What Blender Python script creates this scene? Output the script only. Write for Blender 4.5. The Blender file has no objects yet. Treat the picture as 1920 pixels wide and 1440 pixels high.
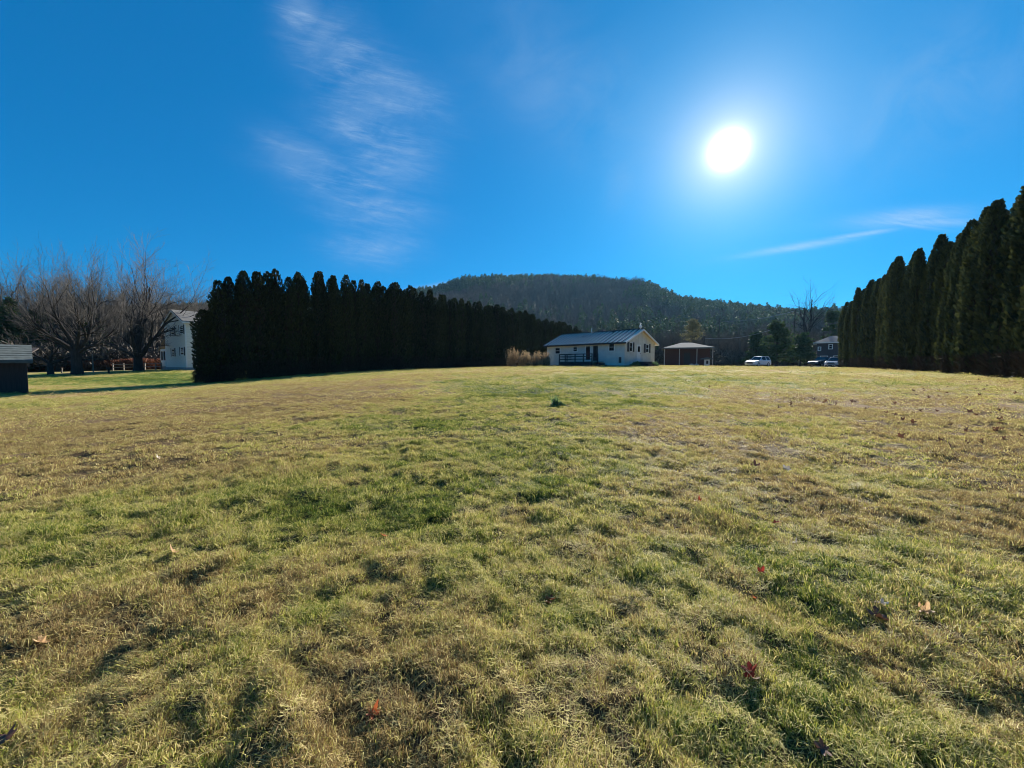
import bpy, math, random
import numpy as np
from mathutils import Vector, Matrix

sc = bpy.context.scene
COL = sc.collection
R = math.radians
rng = np.random.RandomState(7)
rnd = random.Random(11)

# ------------------------------------------------------------------ camera
CAM_Z = 1.6
FPX = 721.0                     # focal length in pixels of the 1920 px wide photograph
PITCH = math.atan(38.0 / FPX)
cam_d = bpy.data.cameras.new('camera')
cam_d.sensor_width = 36.0
cam_d.lens = 36.0 * FPX / 1920.0
cam_d.clip_start = 0.05
cam_d.clip_end = 6000
cam = bpy.data.objects.new('camera', cam_d)
COL.objects.link(cam)
cam.location = (0, 0, CAM_Z)
cam.rotation_euler = (R(90) - PITCH, 0, 0)
sc.camera = cam

SUN_AZ = R(28.6)                # clockwise from the view direction (+Y)
SUN_EL = R(25.3)
SUN_DIR = Vector((math.sin(SUN_AZ) * math.cos(SUN_EL), math.cos(SUN_AZ) * math.cos(SUN_EL), math.sin(SUN_EL)))

# ------------------------------------------------------------------ world
world = bpy.data.worlds.new('World')
sc.world = world
world.use_nodes = True
wt = world.node_tree
wt.nodes.clear()


def wn(t, **kw):
    n = wt.nodes.new(t)
    for k, v in kw.items():
        setattr(n, k, v)
    return n


def wmath(op, a, b=None, c=None, clamp=False):
    n = wn('ShaderNodeMath', operation=op, use_clamp=clamp)
    for i, v in enumerate((a, b, c)):
        if v is None:
            continue
        if isinstance(v, (int, float)):
            n.inputs[i].default_value = v
        else:
            wt.links.new(v, n.inputs[i])
    return n.outputs[0]


def wmix(fac, a, b, blend='MIX', clamp=False):
    n = wn('ShaderNodeMix', data_type='RGBA', blend_type=blend)
    n.clamp_result = clamp
    for s, v in ((n.inputs[0], fac), (n.inputs[6], a), (n.inputs[7], b)):
        if isinstance(v, (int, float)):
            s.default_value = v
        elif isinstance(v, tuple):
            s.default_value = v
        else:
            wt.links.new(v, s)
    return n.outputs[2]


sky = wn('ShaderNodeTexSky', sky_type='NISHITA')
sky.sun_disc = False
sky.sun_elevation = SUN_EL
sky.sun_rotation = SUN_AZ
sky.altitude = 300
sky.air_density = 1.0
sky.dust_density = 0.35
sky.ozone_density = 3.0
tc = wn('ShaderNodeTexCoord')
sep = wn('ShaderNodeSeparateXYZ')
wt.links.new(tc.outputs['Generated'], sep.inputs[0])
dx, dy, dz = sep.outputs
SKY_STRENGTH = 0.05
# deep winter blue: the sky's own colour made more saturated
soften = wn('ShaderNodeGamma')
soften.inputs['Gamma'].default_value = 0.6
wt.links.new(sky.outputs[0], soften.inputs['Color'])
tint = wmix(1.0, soften.outputs[0], (0.0, 1.02, 2.05, 1), 'MULTIPLY')
# how near to the sun
dotn = wn('ShaderNodeVectorMath', operation='DOT_PRODUCT')
wt.links.new(tc.outputs['Generated'], dotn.inputs[0])
dotn.inputs[1].default_value = SUN_DIR
ang = wmath('ARCCOSINE', wmath('MINIMUM', dotn.outputs['Value'], 0.99999))
# bright core, tight aureole, wide pale glow round the sun
core = wmath('EXPONENT', wmath('MULTIPLY', wmath('POWER', wmath('DIVIDE', ang, 0.0135), 1.3), -1.0))
aur = wmath('EXPONENT', wmath('MULTIPLY', wmath('POWER', wmath('DIVIDE', ang, 0.062), 1.0), -1.0))
wide = wmath('EXPONENT', wmath('MULTIPLY', ang, -4.6))
# cirrus, laid out by direction in front of the camera
rdy = wmath('DIVIDE', 1.0, wmath('MAXIMUM', dy, 0.02))
uvx = wmath('MULTIPLY', dx, rdy)
uvz = wmath('MULTIPLY', dz, rdy)
comb = wn('ShaderNodeCombineXYZ')
wt.links.new(uvx, comb.inputs[0])
wt.links.new(uvz, comb.inputs[1])
cp, sp = math.cos(PITCH), math.sin(PITCH)


def uv(px, py):
    a = (px - 960) / FPX
    b = (720 - py) / FPX
    y = cp + sp * b
    z = -sp + cp * b
    return a / y, z / y


def blob(px, py, rx, ry, rot):
    mp = wn('ShaderNodeMapping', vector_type='TEXTURE')
    u, v = uv(px, py)
    mp.inputs['Location'].default_value = (u, v, 0)
    mp.inputs['Rotation'].default_value = (0, 0, R(rot))
    mp.inputs['Scale'].default_value = (rx / FPX, ry / FPX, 1)
    wt.links.new(comb.outputs[0], mp.inputs[0])
    ln = wn('ShaderNodeVectorMath', operation='LENGTH')
    wt.links.new(mp.outputs[0], ln.inputs[0])
    q = ln.outputs['Value']
    return wmath('EXPONENT', wmath('MULTIPLY', wmath('MULTIPLY', q, q), -1.2))


def streaks(rot, sx, sy, scale, lo, hi, w=0.0):
    mp = wn('ShaderNodeMapping', vector_type='TEXTURE')
    mp.inputs['Rotation'].default_value = (0, 0, R(rot))
    mp.inputs['Scale'].default_value = (sx, sy, 1)
    mp.inputs['Location'].default_value = (w, w * 1.7, 0)
    wt.links.new(comb.outputs[0], mp.inputs[0])
    nz = wn('ShaderNodeTexNoise')
    nz.inputs['Scale'].default_value = scale
    nz.inputs['Detail'].default_value = 9
    nz.inputs['Roughness'].default_value = 0.62
    nz.inputs['Distortion'].default_value = 0.7
    wt.links.new(mp.outputs[0], nz.inputs['Vector'])
    mr = wn('ShaderNodeMapRange', interpolation_type='SMOOTHSTEP')
    mr.inputs['From Min'].default_value = lo
    mr.inputs['From Max'].default_value = hi
    wt.links.new(nz.outputs['Fac'], mr.inputs['Value'])
    return mr.outputs[0]


st = streaks(-14, 1.0, 0.22, 5.5, 0.34, 0.74)
fine = streaks(-10, 1.0, 0.16, 15.0, 0.22, 0.80, 3.1)
soft = streaks(30, 1.0, 0.7, 4.0, 0.2, 0.8, 1.3)
left = None
for b in ((560, 30, 42, 45, 0), (630, 95, 75, 60, -25), (715, 165, 120, 55, -25), (690, 235, 95, 55, -10),
          (730, 300, 85, 60, 0), (590, 310, 105, 38, -25), (690, 385, 110, 42, -12), (695, 465, 84, 34, 0), (640, 340, 130, 40, -18)):
    m = blob(*b)
    left = m if left is None else wmath('MAXIMUM', left, m)
lc = wmath('MULTIPLY', left, wmath('ADD', wmath('MULTIPLY', wmath('MULTIPLY', st, fine), 0.46), wmath('MULTIPLY', soft, 0.26)))
wisps = None
for b in ((1500, 462, 105, 7, 9), (1745, 416, 95, 9, 0), (1700, 408, 110, 16, 5), (1610, 440, 80, 5, 9), (1690, 419, 70, 5, -8), (850, 532, 90, 5, 8)):
    m = blob(*b)
    wisps = m if wisps is None else wmath('MAXIMUM', wisps, m)
rc = wmath('MULTIPLY', wisps, wmath('ADD', wmath('MULTIPLY', fine, 0.25), 0.28))
veil = wmath('MULTIPLY', wmath('MAXIMUM', blob(1160, 340, 30, 50, -20), wmath('MAXIMUM', blob(1750, 170, 260, 110, 25), blob(1050, 160, 200, 120, -40))), wmath('MULTIPLY', soft, 0.20))
cl = wmath('ADD', wmath('ADD', lc, rc), veil, clamp=True)
cloudy = wmix(cl, tint, (4.2, 5.6, 7.4, 1))
bg = wn('ShaderNodeBackground')
bg.inputs['Strength'].default_value = SKY_STRENGTH
wt.links.new(cloudy, bg.inputs['Color'])
bg2 = wn('ShaderNodeBackground')
glow = wmix(1.0, wmix(1.0, (6.0, 5.6, 4.6, 1), core, 'MULTIPLY'), wmix(1.0, (0.52, 0.38, 0.20, 1), aur, 'MULTIPLY'), 'ADD')
glow = wmix(1.0, glow, wmix(1.0, (0.018, 0.018, 0.010, 1), wide, 'MULTIPLY'), 'ADD')
wt.links.new(glow, bg2.inputs['Color'])
bg2.inputs['Strength'].default_value = 1.0
addw = wn('ShaderNodeAddShader')
wt.links.new(bg.outputs[0], addw.inputs[0])
wt.links.new(bg2.outputs[0], addw.inputs[1])
wo = wn('ShaderNodeOutputWorld')
wt.links.new(addw.outputs[0], wo.inputs[0])

# ------------------------------------------------------------------ sun and exposure
sun_d = bpy.data.lights.new('sun', 'SUN')
sun_d.energy = 5.0
sun_d.angle = R(0.5)
sun_d.color = (1.0, 0.92, 0.80)
sun = bpy.data.objects.new('sun', sun_d)
sun.rotation_euler = SUN_DIR.to_track_quat('Z', 'Y').to_euler()
COL.objects.link(sun)
sc.view_settings.view_transform = 'Standard'
sc.view_settings.look = 'None'
sc.view_settings.gamma = 1.0
sc.view_settings.exposure = 1.25
sc.view_settings.use_curve_mapping = False
sc.cycles.volume_bounces = 0
sc.cycles.max_bounces = 8
sc.cycles.transparent_max_bounces = 8
sc.cycles.use_denoising = True
world.cycles.sampling_method = 'MANUAL'
world.cycles.sample_map_resolution = 1024
sc.cycles.filter_width = 0.95
sc.cycles.sample_clamp_indirect = 3.0

# ------------------------------------------------------------------ noise and terrain
_tab = np.random.RandomState(3).rand(256, 256)


def vnoise(x, y, seed=0):
    x = np.asarray(x, float) + seed * 17.3
    y = np.asarray(y, float) + seed * 9.1
    xi = np.floor(x).astype(int)
    yi = np.floor(y).astype(int)
    fx = x - xi
    fy = y - yi
    fx = fx * fx * fx * (fx * (fx * 6 - 15) + 10)
    fy = fy * fy * fy * (fy * (fy * 6 - 15) + 10)
    x0, x1, y0, y1 = xi & 255, (xi + 1) & 255, yi & 255, (yi + 1) & 255
    a = _tab[x0, y0] * (1 - fx) + _tab[x1, y0] * fx
    b = _tab[x0, y1] * (1 - fx) + _tab[x1, y1] * fx
    return a * (1 - fy) + b * fy


def fbm(x, y, oct=4, seed=0):
    s, a, t = 0, 1.0, 0
    x = np.asarray(x, float)
    y = np.asarray(y, float)
    for i in range(oct):
        s = s + a * vnoise(x, y, seed + i * 5)
        t += a
        a *= 0.5
        x, y = (x * 0.8 - y * 0.6) * 2.03, (x * 0.6 + y * 0.8) * 2.03
    return s / t


CTRL = [(0, 0, 0), (0, -8, -.25), (-8, 0, -.15), (8, 0, -.05), (0, 5, .16), (0, 12, .42), (0, 22, .78), (0, 35, 1.1),
        (13, 44.5, 1.27), (5, 53, 1.27), (20, 50, 1.27), (10, 30, 1.08), (24, 18, .85), (20.8, 13, .7), (34.7, 35, 1.0), (48, 56, 1.08), (14, 15, .62),
        (-10, 12, .2), (-12, 22, .5), (-20, 18, -.1), (-31, 24.8, -.25), (-38, 24, -.3), (-25, 33, 0.02), (-20.8, 37.6, .48), (-13.8, 45.3, .85), (0, 60.4, 1.0), (12, 74, 1.1),
        (-46, 40, .45), (-39.3, 46.5, .83), (-45.9, 51, .83), (-34, 54, .86), (-30, 45, .75), (-60, 55, .6), (-70, 35, .1), (-35, 10, -.5), (-60, -10, -.6),
        (28, 62, 1.3), (42, 66, 1.1), (55, 60, 1.05), (65, 82, 1.1), (0, 100, 1.1), (60, 110, 1.1), (-60, 100, .9), (120, 100, 1.1), (-120, 100, .8),
        (120, 0, .8), (-120, -20, -.5), (0, -120, -.8), (90, -90, 0), (-90, -100, -.8), (45, 20, .95), (60, 40, 1.0), (40, 0, .6), (0, 180, 1.1), (180, 180, 1.1), (-180, 180, .8)]
_c = np.array(CTRL, float)


def _phi(r):
    return np.where(r > 1e-9, r * r * np.log(np.maximum(r, 1e-9)), 0)


def _solve():
    n = len(_c)
    P = _c[:, :2] / 50
    D = np.sqrt(((P[:, None] - P[None]) ** 2).sum(-1))
    A = np.zeros((n + 3, n + 3))
    A[:n, :n] = _phi(D) + np.eye(n) * 0.0015
    A[:n, n] = 1
    A[:n, n + 1:] = P
    A[n, :n] = 1
    A[n + 1:, :n] = P.T
    b = np.zeros(n + 3)
    b[:n] = _c[:, 2]
    return np.linalg.solve(A, b)


_w = _solve()


def terrain(x, y):
    x = np.asarray(x, float)
    y = np.asarray(y, float)
    r = np.sqrt(x * x + y * y)
    k = np.minimum(1, 170 / np.maximum(r, 1))
    X, Y = x * k / 50, y * k / 50
    n = len(_c)
    out = _w[n] + _w[n + 1] * X + _w[n + 2] * Y
    for i in range(n):
        out = out + _w[i] * _phi(np.sqrt((X - _c[i, 0] / 50) ** 2 + (Y - _c[i, 1] / 50) ** 2))
    return out


def lumps(x, y):
    r = np.sqrt(np.asarray(x) ** 2 + np.asarray(y) ** 2)
    near = np.clip((16 - r) / 12, 0, 1)
    mid = np.clip((70 - r) / 40, 0, 1)
    a = (fbm(np.asarray(x) * 1.1, np.asarray(y) * 1.1, 3, 2) - .5) * .11 * mid
    b = (fbm(np.asarray(x) * 4.6, np.asarray(y) * 4.6, 2, 8) - .5) * .082 * (0.5 + .5 * near)
    c = (vnoise(np.asarray(x) * 10.5, np.asarray(y) * 10.5, 4) - .5) * .046 * near
    return a + (b * np.clip((40 - r) / 25, 0, 1)) + c


def ground_z(x, y):
    return terrain(x, y) + lumps(x, y)


def gz(x, y):
    return float(ground_z(np.array([x]), np.array([y]))[0])


def ray(px, py):
    a = (px - 960) / FPX
    b = (720 - py) / FPX
    return a, cp + sp * b, -sp + cp * b


def on_ground(px, py):
    a, y, z = ray(px, py)
    t = 1.01 ** np.arange(0, 505)
    hit = np.nonzero(CAM_Z + z * t < terrain(a * t, y * t))[0]
    t = float(t[hit[0]]) if len(hit) else 150.0
    return a * t, y * t


def at(px, py, Y):
    """world point seen at a pixel, at forward distance Y"""
    a, y, z = ray(px, py)
    t = Y / y
    return Vector((a * t, Y, CAM_Z + z * t))


# colour layout of the turf: how green (1) or straw (0) each place is, and how brown / bare
GREEN_SPOTS = [(700, 820, 210, 60, .22), (1150, 735, 260, 28, .42), (1250, 712, 200, 12, .3), (150, 1000, 260, 90, .34), (700, 940, 260, 70, .20),
               (1750, 1120, 200, 110, .40), (900, 735, 120, 22, .3), (1450, 1050, 200, 60, .22), (250, 712, 300, 12, .45), (430, 1250, 200, 60, .15), (1500, 1330, 160, 50, .1)]
TAN_SPOTS = [(120, 1195, 260, 22, .40), (230, 800, 360, 60, .42), (1650, 790, 380, 85, .50), (1350, 830, 140, 50, .25), (560, 730, 220, 22, .25), (900, 1250, 200, 70, .18), (500, 860, 160, 30, .2)]


def field_coords(x, y):
    zz = terrain(x, y) - CAM_Z
    yy = np.maximum(np.asarray(y, float), 0.3)
    f = yy * cp - zz * sp
    v = yy * sp + zz * cp
    return 960 + FPX * np.asarray(x) / f, 720 - FPX * v / f


_spots = []
for (px, py, rx, ry, a) in GREEN_SPOTS + [(p[0], p[1], p[2], p[3], -p[4]) for p in TAN_SPOTS]:
    c0 = on_ground(px, py)
    c1 = on_ground(px + rx, py)
    c2 = on_ground(px, py + ry)
    c3 = on_ground(px, max(py - ry, 697))
    _spots.append((c0, abs(c1[0] - c0[0]) + .1, .5 * (abs(c2[1] - c0[1]) + min(abs(c3[1] - c0[1]), 14)) + .1, a))


def greenness(x, y):
    x = np.asarray(x, float)
    y = np.asarray(y, float)
    g = .36 + (fbm(x * .35, y * .35, 4, 20) - .5) * .75 + (fbm(x * 2.6, y * 2.6, 3, 30) - .5) * .9
    g = g + (fbm(x * .12 + y * .03, y * .9, 3, 44) - .5) * .5
    for (c, rx, ry, a) in _spots:
        g = g + a * np.exp(-(((x - c[0]) / rx) ** 2 + ((y - c[1]) / ry) ** 2) * .8)
    return np.clip(g, 0, 1)


# ------------------------------------------------------------------ materials
def new_mat(name):
    m = bpy.data.materials.new(name)
    m.use_nodes = True
    nt = m.node_tree
    b = nt.nodes['Principled BSDF']
    return m, nt, b


def paint(name, col, rough=.7, var=.25, scale=6.0, bump=.0, bscale=40.0, metal=0.0, stretch=(1, 1, 1), spec=None, col2=None):
    m, nt, b = new_mat(name)
    tcn = nt.nodes.new('ShaderNodeTexCoord')
    mp = nt.nodes.new('ShaderNodeMapping')
    mp.inputs['Scale'].default_value = stretch
    nt.links.new(tcn.outputs['Object'], mp.inputs[0])
    nz = nt.nodes.new('ShaderNodeTexNoise')
    nz.inputs['Scale'].default_value = scale
    nz.inputs['Detail'].default_value = 6
    nt.links.new(mp.outputs[0], nz.inputs['Vector'])
    mr = nt.nodes.new('ShaderNodeMapRange')
    mr.inputs['From Min'].default_value = .3
    mr.inputs['From Max'].default_value = .7
    nt.links.new(nz.outputs['Fac'], mr.inputs['Value'])
    mx = nt.nodes.new('ShaderNodeMix')
    mx.data_type = 'RGBA'
    c2 = col2 if col2 else tuple(c * (1 - var) for c in col)
    mx.inputs[6].default_value = (*c2, 1)
    mx.inputs[7].default_value = (*[min(1, c * (1 + var * .5)) for c in col], 1)
    nt.links.new(mr.outputs[0], mx.inputs[0])
    nt.links.new(mx.outputs[2], b.inputs['Base Color'])
    b.inputs['Roughness'].default_value = rough
    b.inputs['Metallic'].default_value = metal
    if spec is not None:
        b.inputs['Specular IOR Level'].default_value = spec
    if bump:
        n2 = nt.nodes.new('ShaderNodeTexNoise')
        n2.inputs['Scale'].default_value = bscale
        nt.links.new(mp.outputs[0], n2.inputs['Vector'])
        bp = nt.nodes.new('ShaderNodeBump')
        bp.inputs['Strength'].default_value = bump
        nt.links.new(n2.outputs['Fac'], bp.inputs['Height'])
        nt.links.new(bp.outputs[0], b.inputs['Normal'])
    return m


def leafy(name, ca, cb, trans=.35, attr=None, rough=.75, use_random=True, spec=.25):
    """foliage and grass: colour varies by an attribute of each blade and by each instance; light passes through"""
    m, nt, b = new_mat(name)
    an = nt.nodes.new('ShaderNodeAttribute')
    an.attribute_name = 'bl'
    add = nt.nodes.new('ShaderNodeMath')
    add.operation = 'MULTIPLY_ADD'
    add.inputs[1].default_value = .9 if attr else 1.0
    nt.links.new(an.outputs['Fac'], add.inputs[0])
    if attr:
        ga = nt.nodes.new('ShaderNodeAttribute')
        ga.attribute_type = 'INSTANCER'
        ga.attribute_name = attr
        sb = nt.nodes.new('ShaderNodeMath')
        sb.operation = 'SUBTRACT'
        sb.inputs[1].default_value = .45
        nt.links.new(ga.outputs['Fac'], sb.inputs[0])
        nt.links.new(sb.outputs[0], add.inputs[2])
    elif use_random:
        oi = nt.nodes.new('ShaderNodeObjectInfo')
        sb = nt.nodes.new('ShaderNodeMath')
        sb.operation = 'MULTIPLY_ADD'
        sb.inputs[1].default_value = .5
        sb.inputs[2].default_value = -.25
        nt.links.new(oi.outputs['Random'], sb.inputs[0])
        nt.links.new(sb.outputs[0], add.inputs[2])
    else:
        add.inputs[2].default_value = 0
    cl_ = nt.nodes.new('ShaderNodeClamp')
    nt.links.new(add.outputs[0], cl_.inputs[0])
    mx = nt.nodes.new('ShaderNodeValToRGB')
    el = mx.color_ramp.elements
    stops = ca if isinstance(ca, list) else [(0, ca), (1, cb)]
    el[0].position, el[0].color = stops[0][0], (*stops[0][1], 1)
    el[1].position, el[1].color = stops[-1][0], (*stops[-1][1], 1)
    for p_, c_ in stops[1:-1]:
        e = el.new(p_)
        e.color = (*c_, 1)
    nt.links.new(cl_.outputs[0], mx.inputs[0])
    nt.links.new(mx.outputs[0], b.inputs['Base Color'])
    b.inputs['Roughness'].default_value = rough
    b.inputs['Specular IOR Level'].default_value = spec
    tr = nt.nodes.new('ShaderNodeBsdfTranslucent')
    nt.links.new(mx.outputs[0], tr.inputs['Color'])
    ms = nt.nodes.new('ShaderNodeMixShader')
    ms.inputs[0].default_value = trans
    nt.links.new(b.outputs[0], ms.inputs[1])
    nt.links.new(tr.outputs[0], ms.inputs[2])
    nt.links.new(ms.outputs[0], nt.nodes['Material Output'].inputs['Surface'])
    return m


GRASS_STOPS = [(0.0, (.27, .19, .08)), (.12, (.46, .365, .15)), (.26, (.74, .635, .29)), (.50, (.48, .45, .10)), (.76, (.20, .25, .035)), (1.0, (.06, .115, .016))]
M_GRASS = leafy('turf_blades', GRASS_STOPS, None, .40, attr='gr', rough=.58, spec=.18)
M_ARBOR = leafy('arborvitae_foliage_painted_shaded', (.007, .014, .006), (.042, .050, .016), .14)  # left row: shaded side put into the colour, same foliage darkened
M_ARBOR_R = leafy('arborvitae_foliage_painted_lit', (.012, .028, .014), (.080, .088, .026), .20)  # right hedge: same foliage, sunlight painted in as a brighter, yellower colour
M_ARBOR_DRY = leafy('arborvitae_inner_twigs', (.018, .014, .010), (.06, .042, .026), .05)
M_BARK = paint('grey_bark', (.065, .056, .048), .95, .5, 9, .6, 30, stretch=(1, 1, .25))
M_BARK_DARK = paint('dark_bark', (.034, .028, .024), .95, .5, 9, .6, 30, stretch=(1, 1, .25))
M_BARK_FAR = leafy('woodland_bark', (.030, .028, .024), (.125, .11, .09), .0)
M_TWIG = paint('twig_bark', (.10, .09, .08), .9, .4, 3)
M_PINE = leafy('pine_needles', (.024, .052, .024), (.075, .115, .04), .2)
M_OLIVE = leafy('pale_catkin_foliage', (.14, .135, .07), (.25, .23, .12), .2)
M_BUSH = leafy('dry_shrub_leaves', (.20, .13, .07), (.55, .42, .24), .35)
M_BRAMBLE = leafy('red_brown_brush', (.11, .030, .018), (.24, .11, .06), .2)
M_SPROUT = leafy('dark_sprout_leaves', (.06, .12, .055), (.17, .25, .10), .4)


def ground_material():
    m, nt, b = new_mat('turf_soil')
    an = nt.nodes.new('ShaderNodeAttribute')
    an.attribute_name = 'gr'
    geo = nt.nodes.new('ShaderNodeNewGeometry')
    n1 = nt.nodes.new('ShaderNodeTexNoise')
    n1.inputs['Scale'].default_value = 5.0
    n1.inputs['Detail'].default_value = 10
    n1.inputs['Roughness'].default_value = .8
    nt.links.new(geo.outputs['Position'], n1.inputs['Vector'])
    ad = nt.nodes.new('ShaderNodeMath')
    ad.operation = 'MULTIPLY_ADD'
    ad.inputs[1].default_value = 1.1
    ad.inputs[2].default_value = -.52
    nt.links.new(n1.outputs['Fac'], ad.inputs[0])
    a2 = nt.nodes.new('ShaderNodeMath')
    a2.use_clamp = True
    nt.links.new(ad.outputs[0], a2.inputs[0])
    nt.links.new(an.outputs['Fac'], a2.inputs[1])
    rp = nt.nodes.new('ShaderNodeValToRGB')
    el = rp.color_ramp.elements
    el[0].position, el[0].color = 0, (.30, .195, .10, 1)
    el[1].position, el[1].color = 1, (.06, .11, .02, 1)
    for p_, c_ in ((.2, (.38, .27, .12, 1)), (.5, (.31, .27, .085, 1)), (.75, (.15, .19, .035, 1))):
        el.new(p_).color = c_
    nt.links.new(a2.outputs[0], rp.inputs[0])
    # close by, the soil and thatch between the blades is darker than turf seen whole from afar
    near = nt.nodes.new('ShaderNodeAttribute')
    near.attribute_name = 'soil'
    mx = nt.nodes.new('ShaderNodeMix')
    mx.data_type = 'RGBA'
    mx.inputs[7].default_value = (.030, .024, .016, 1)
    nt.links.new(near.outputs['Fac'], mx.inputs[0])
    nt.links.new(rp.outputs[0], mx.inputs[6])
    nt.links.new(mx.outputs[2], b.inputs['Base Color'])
    b.inputs['Roughness'].default_value = .95
    b.inputs['Specular IOR Level'].default_value = .1
    n2 = nt.nodes.new('ShaderNodeTexNoise')
    n2.inputs['Scale'].default_value = 14.0
    n2.inputs['Detail'].default_value = 6
    nt.links.new(geo.outputs['Position'], n2.inputs['Vector'])
    bp = nt.nodes.new('ShaderNodeBump')
    bp.inputs['Strength'].default_value = .8
    bp.inputs['Distance'].default_value = .06
    nt.links.new(n2.outputs['Fac'], bp.inputs['Height'])
    nt.links.new(bp.outputs[0], b.inputs['Normal'])
    return m


M_GROUND = ground_material()
M_HILL = paint('hill_floor', (.045, .04, .025), .95, .4, .03)
M_WHITE = paint('white_painted_siding', (.80, .77, .68), .6, .12, 2.0, .15, 30, stretch=(1, 1, 6))
M_CREAM = paint('cream_siding_panels', (.64, .62, .56), .65, .14, 1.5, .1, 20)
M_TRIM = paint('white_trim', (.78, .78, .76), .5, .08, 3)
M_GLASS = paint('dark_window_glass', (.018, .022, .028), .12, .3, 1.0, spec=.5)
M_SHUTTER = paint('black_shutter', (.02, .022, .028), .6, .3, 8)
M_METALROOF = paint('grey_metal_roof', (.68, .53, .44), .45, .10, 1.2, metal=.2)
M_SEAM = paint('seam_metal_painted_shade', (.045, .045, .06), .6, .2, 4)  # near-black puts the shadow lines along the seams into their colour
M_SHINGLE = paint('grey_shingles', (.13, .13, .125), .9, .35, 7, .5, 30)
M_SHINGLE_PALE = paint('pale_shingles', (.10, .125, .14), .98, .2, 5, .3, 30, spec=.1)
M_SHED = paint('dark_shed_boards', (.035, .025, .022), .8, .4, 5, .4, 20, stretch=(4, 4, .4))
M_DECK = paint('dark_stained_deck_wood', (.030, .030, .036), .8, .3, 6, .3, 20)
M_BRICK = paint('dark_red_brick', (.065, .034, .034), .9, .35, 9, .4, 40)
M_GREYWALL = paint('dark_grey_siding', (.075, .058, .064), .8, .2, 3, .2, 20, stretch=(1, 1, 8))
M_CONC = paint('concrete', (.34, .33, .31), .9, .2, 3, .3, 30)
M_GRAVEL = paint('pale_gravel', (.45, .43, .40), .95, .25, 2, .5, 25)
M_DARK = paint('dark_plastic', (.02, .022, .025), .5, .2, 4)
M_RUBBER = paint('tyre_rubber', (.015, .015, .015), .85, .2, 9)
M_RIM = paint('alloy_rim', (.45, .46, .48), .35, .1, 4, metal=.8)
M_CARW = paint('white_car_paint', (.75, .76, .78), .22, .04, 1.5, spec=.6)
M_CARD = paint('dark_car_paint', (.02, .023, .03), .15, .1, 1.5, spec=.6)
M_CARS = paint('silver_car_paint', (.32, .34, .37), .2, .06, 1.5, metal=.4)
M_LAMP = paint('lamp_glass', (.5, .5, .5), .15, .1, 2)
M_REDLAMP = paint('red_lamp_glass', (.3, .02, .015), .2, .1, 2)
M_POST = paint('weathered_grey_wood', (.22, .19, .16), .9, .35, 8, .4, 20, stretch=(1, 1, .2))
M_WIRE = paint('pale_cable', (.42, .42, .42), .6, .1, 2)


# ------------------------------------------------------------------ mesh helpers
class MB:
    def __init__(s):
        s.v = []
        s.f = []

    def box(s, x0, x1, y0, y1, z0, z1):
        n = len(s.v)
        s.v += [(x0, y0, z0), (x1, y0, z0), (x1, y1, z0), (x0, y1, z0), (x0, y0, z1), (x1, y0, z1), (x1, y1, z1), (x0, y1, z1)]
        s.f += [(n, n + 3, n + 2, n + 1), (n + 4, n + 5, n + 6, n + 7), (n, n + 1, n + 5, n + 4), (n + 1, n + 2, n + 6, n + 5), (n + 2, n + 3, n + 7, n + 6), (n + 3, n, n + 4, n + 7)]
        return s

    def prism(s, pts, axis, a0, a1):
        """polygon pts extruded along axis ('x','y','z') between a0 and a1"""
        n = len(s.v)
        k = len(pts)

        def P(p, a):
            return {'x': (a, p[0], p[1]), 'y': (p[0], a, p[1]), 'z': (p[0], p[1], a)}[axis]
        s.v += [P(p, a0) for p in pts] + [P(p, a1) for p in pts]
        s.f += [tuple(range(n, n + k)), tuple(range(n + 2 * k - 1, n + k - 1, -1))]
        s.f += [(n + (i + 1) % k, n + i, n + k + i, n + k + (i + 1) % k) for i in range(k)]
        return s

    def tube(s, pts, rad, sides=6, caps=True):
        """tapered tube through points"""
        n0 = len(s.v)
        P = [Vector(p) for p in pts]
        for i, p in enumerate(P):
            d = (P[min(i + 1, len(P) - 1)] - P[max(i - 1, 0)]).normalized()
            u = d.cross(Vector((0.3, 0.9, 0.2))).normalized()
            w = d.cross(u)
            r = rad[i] if isinstance(rad, (list, tuple)) else rad
            for k in range(sides):
                a = 2 * math.pi * k / sides
                s.v.append(tuple(p + u * (r * math.cos(a)) + w * (r * math.sin(a))))
        for i in range(len(P) - 1):
            for k in range(sides):
                a, b = n0 + i * sides + k, n0 + i * sides + (k + 1) % sides
                s.f.append((a, b, b + sides, a + sides))
        if caps:
            s.f.append(tuple(n0 + sides - 1 - k for k in range(sides)))
            s.f.append(tuple(n0 + (len(P) - 1) * sides + k for k in range(sides)))
        return s

    def mesh(s, name, mat=None, smooth=False):
        me = bpy.data.meshes.new(name)
        me.from_pydata(s.v, [], s.f)
        if mat:
            me.materials.append(mat)
        if smooth:
            me.shade_smooth()
        me.update()
        return me

    def build(s, name, mat, parent=None, smooth=False, bevel=0):
        o = bpy.data.objects.new(name, s.mesh(name, mat, smooth))
        COL.objects.link(o)
        if parent:
            o.parent = parent
        if bevel:
            b = o.modifiers.new('bevel', 'BEVEL')
            b.width = bevel
            b.segments = 2
        return o


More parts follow.
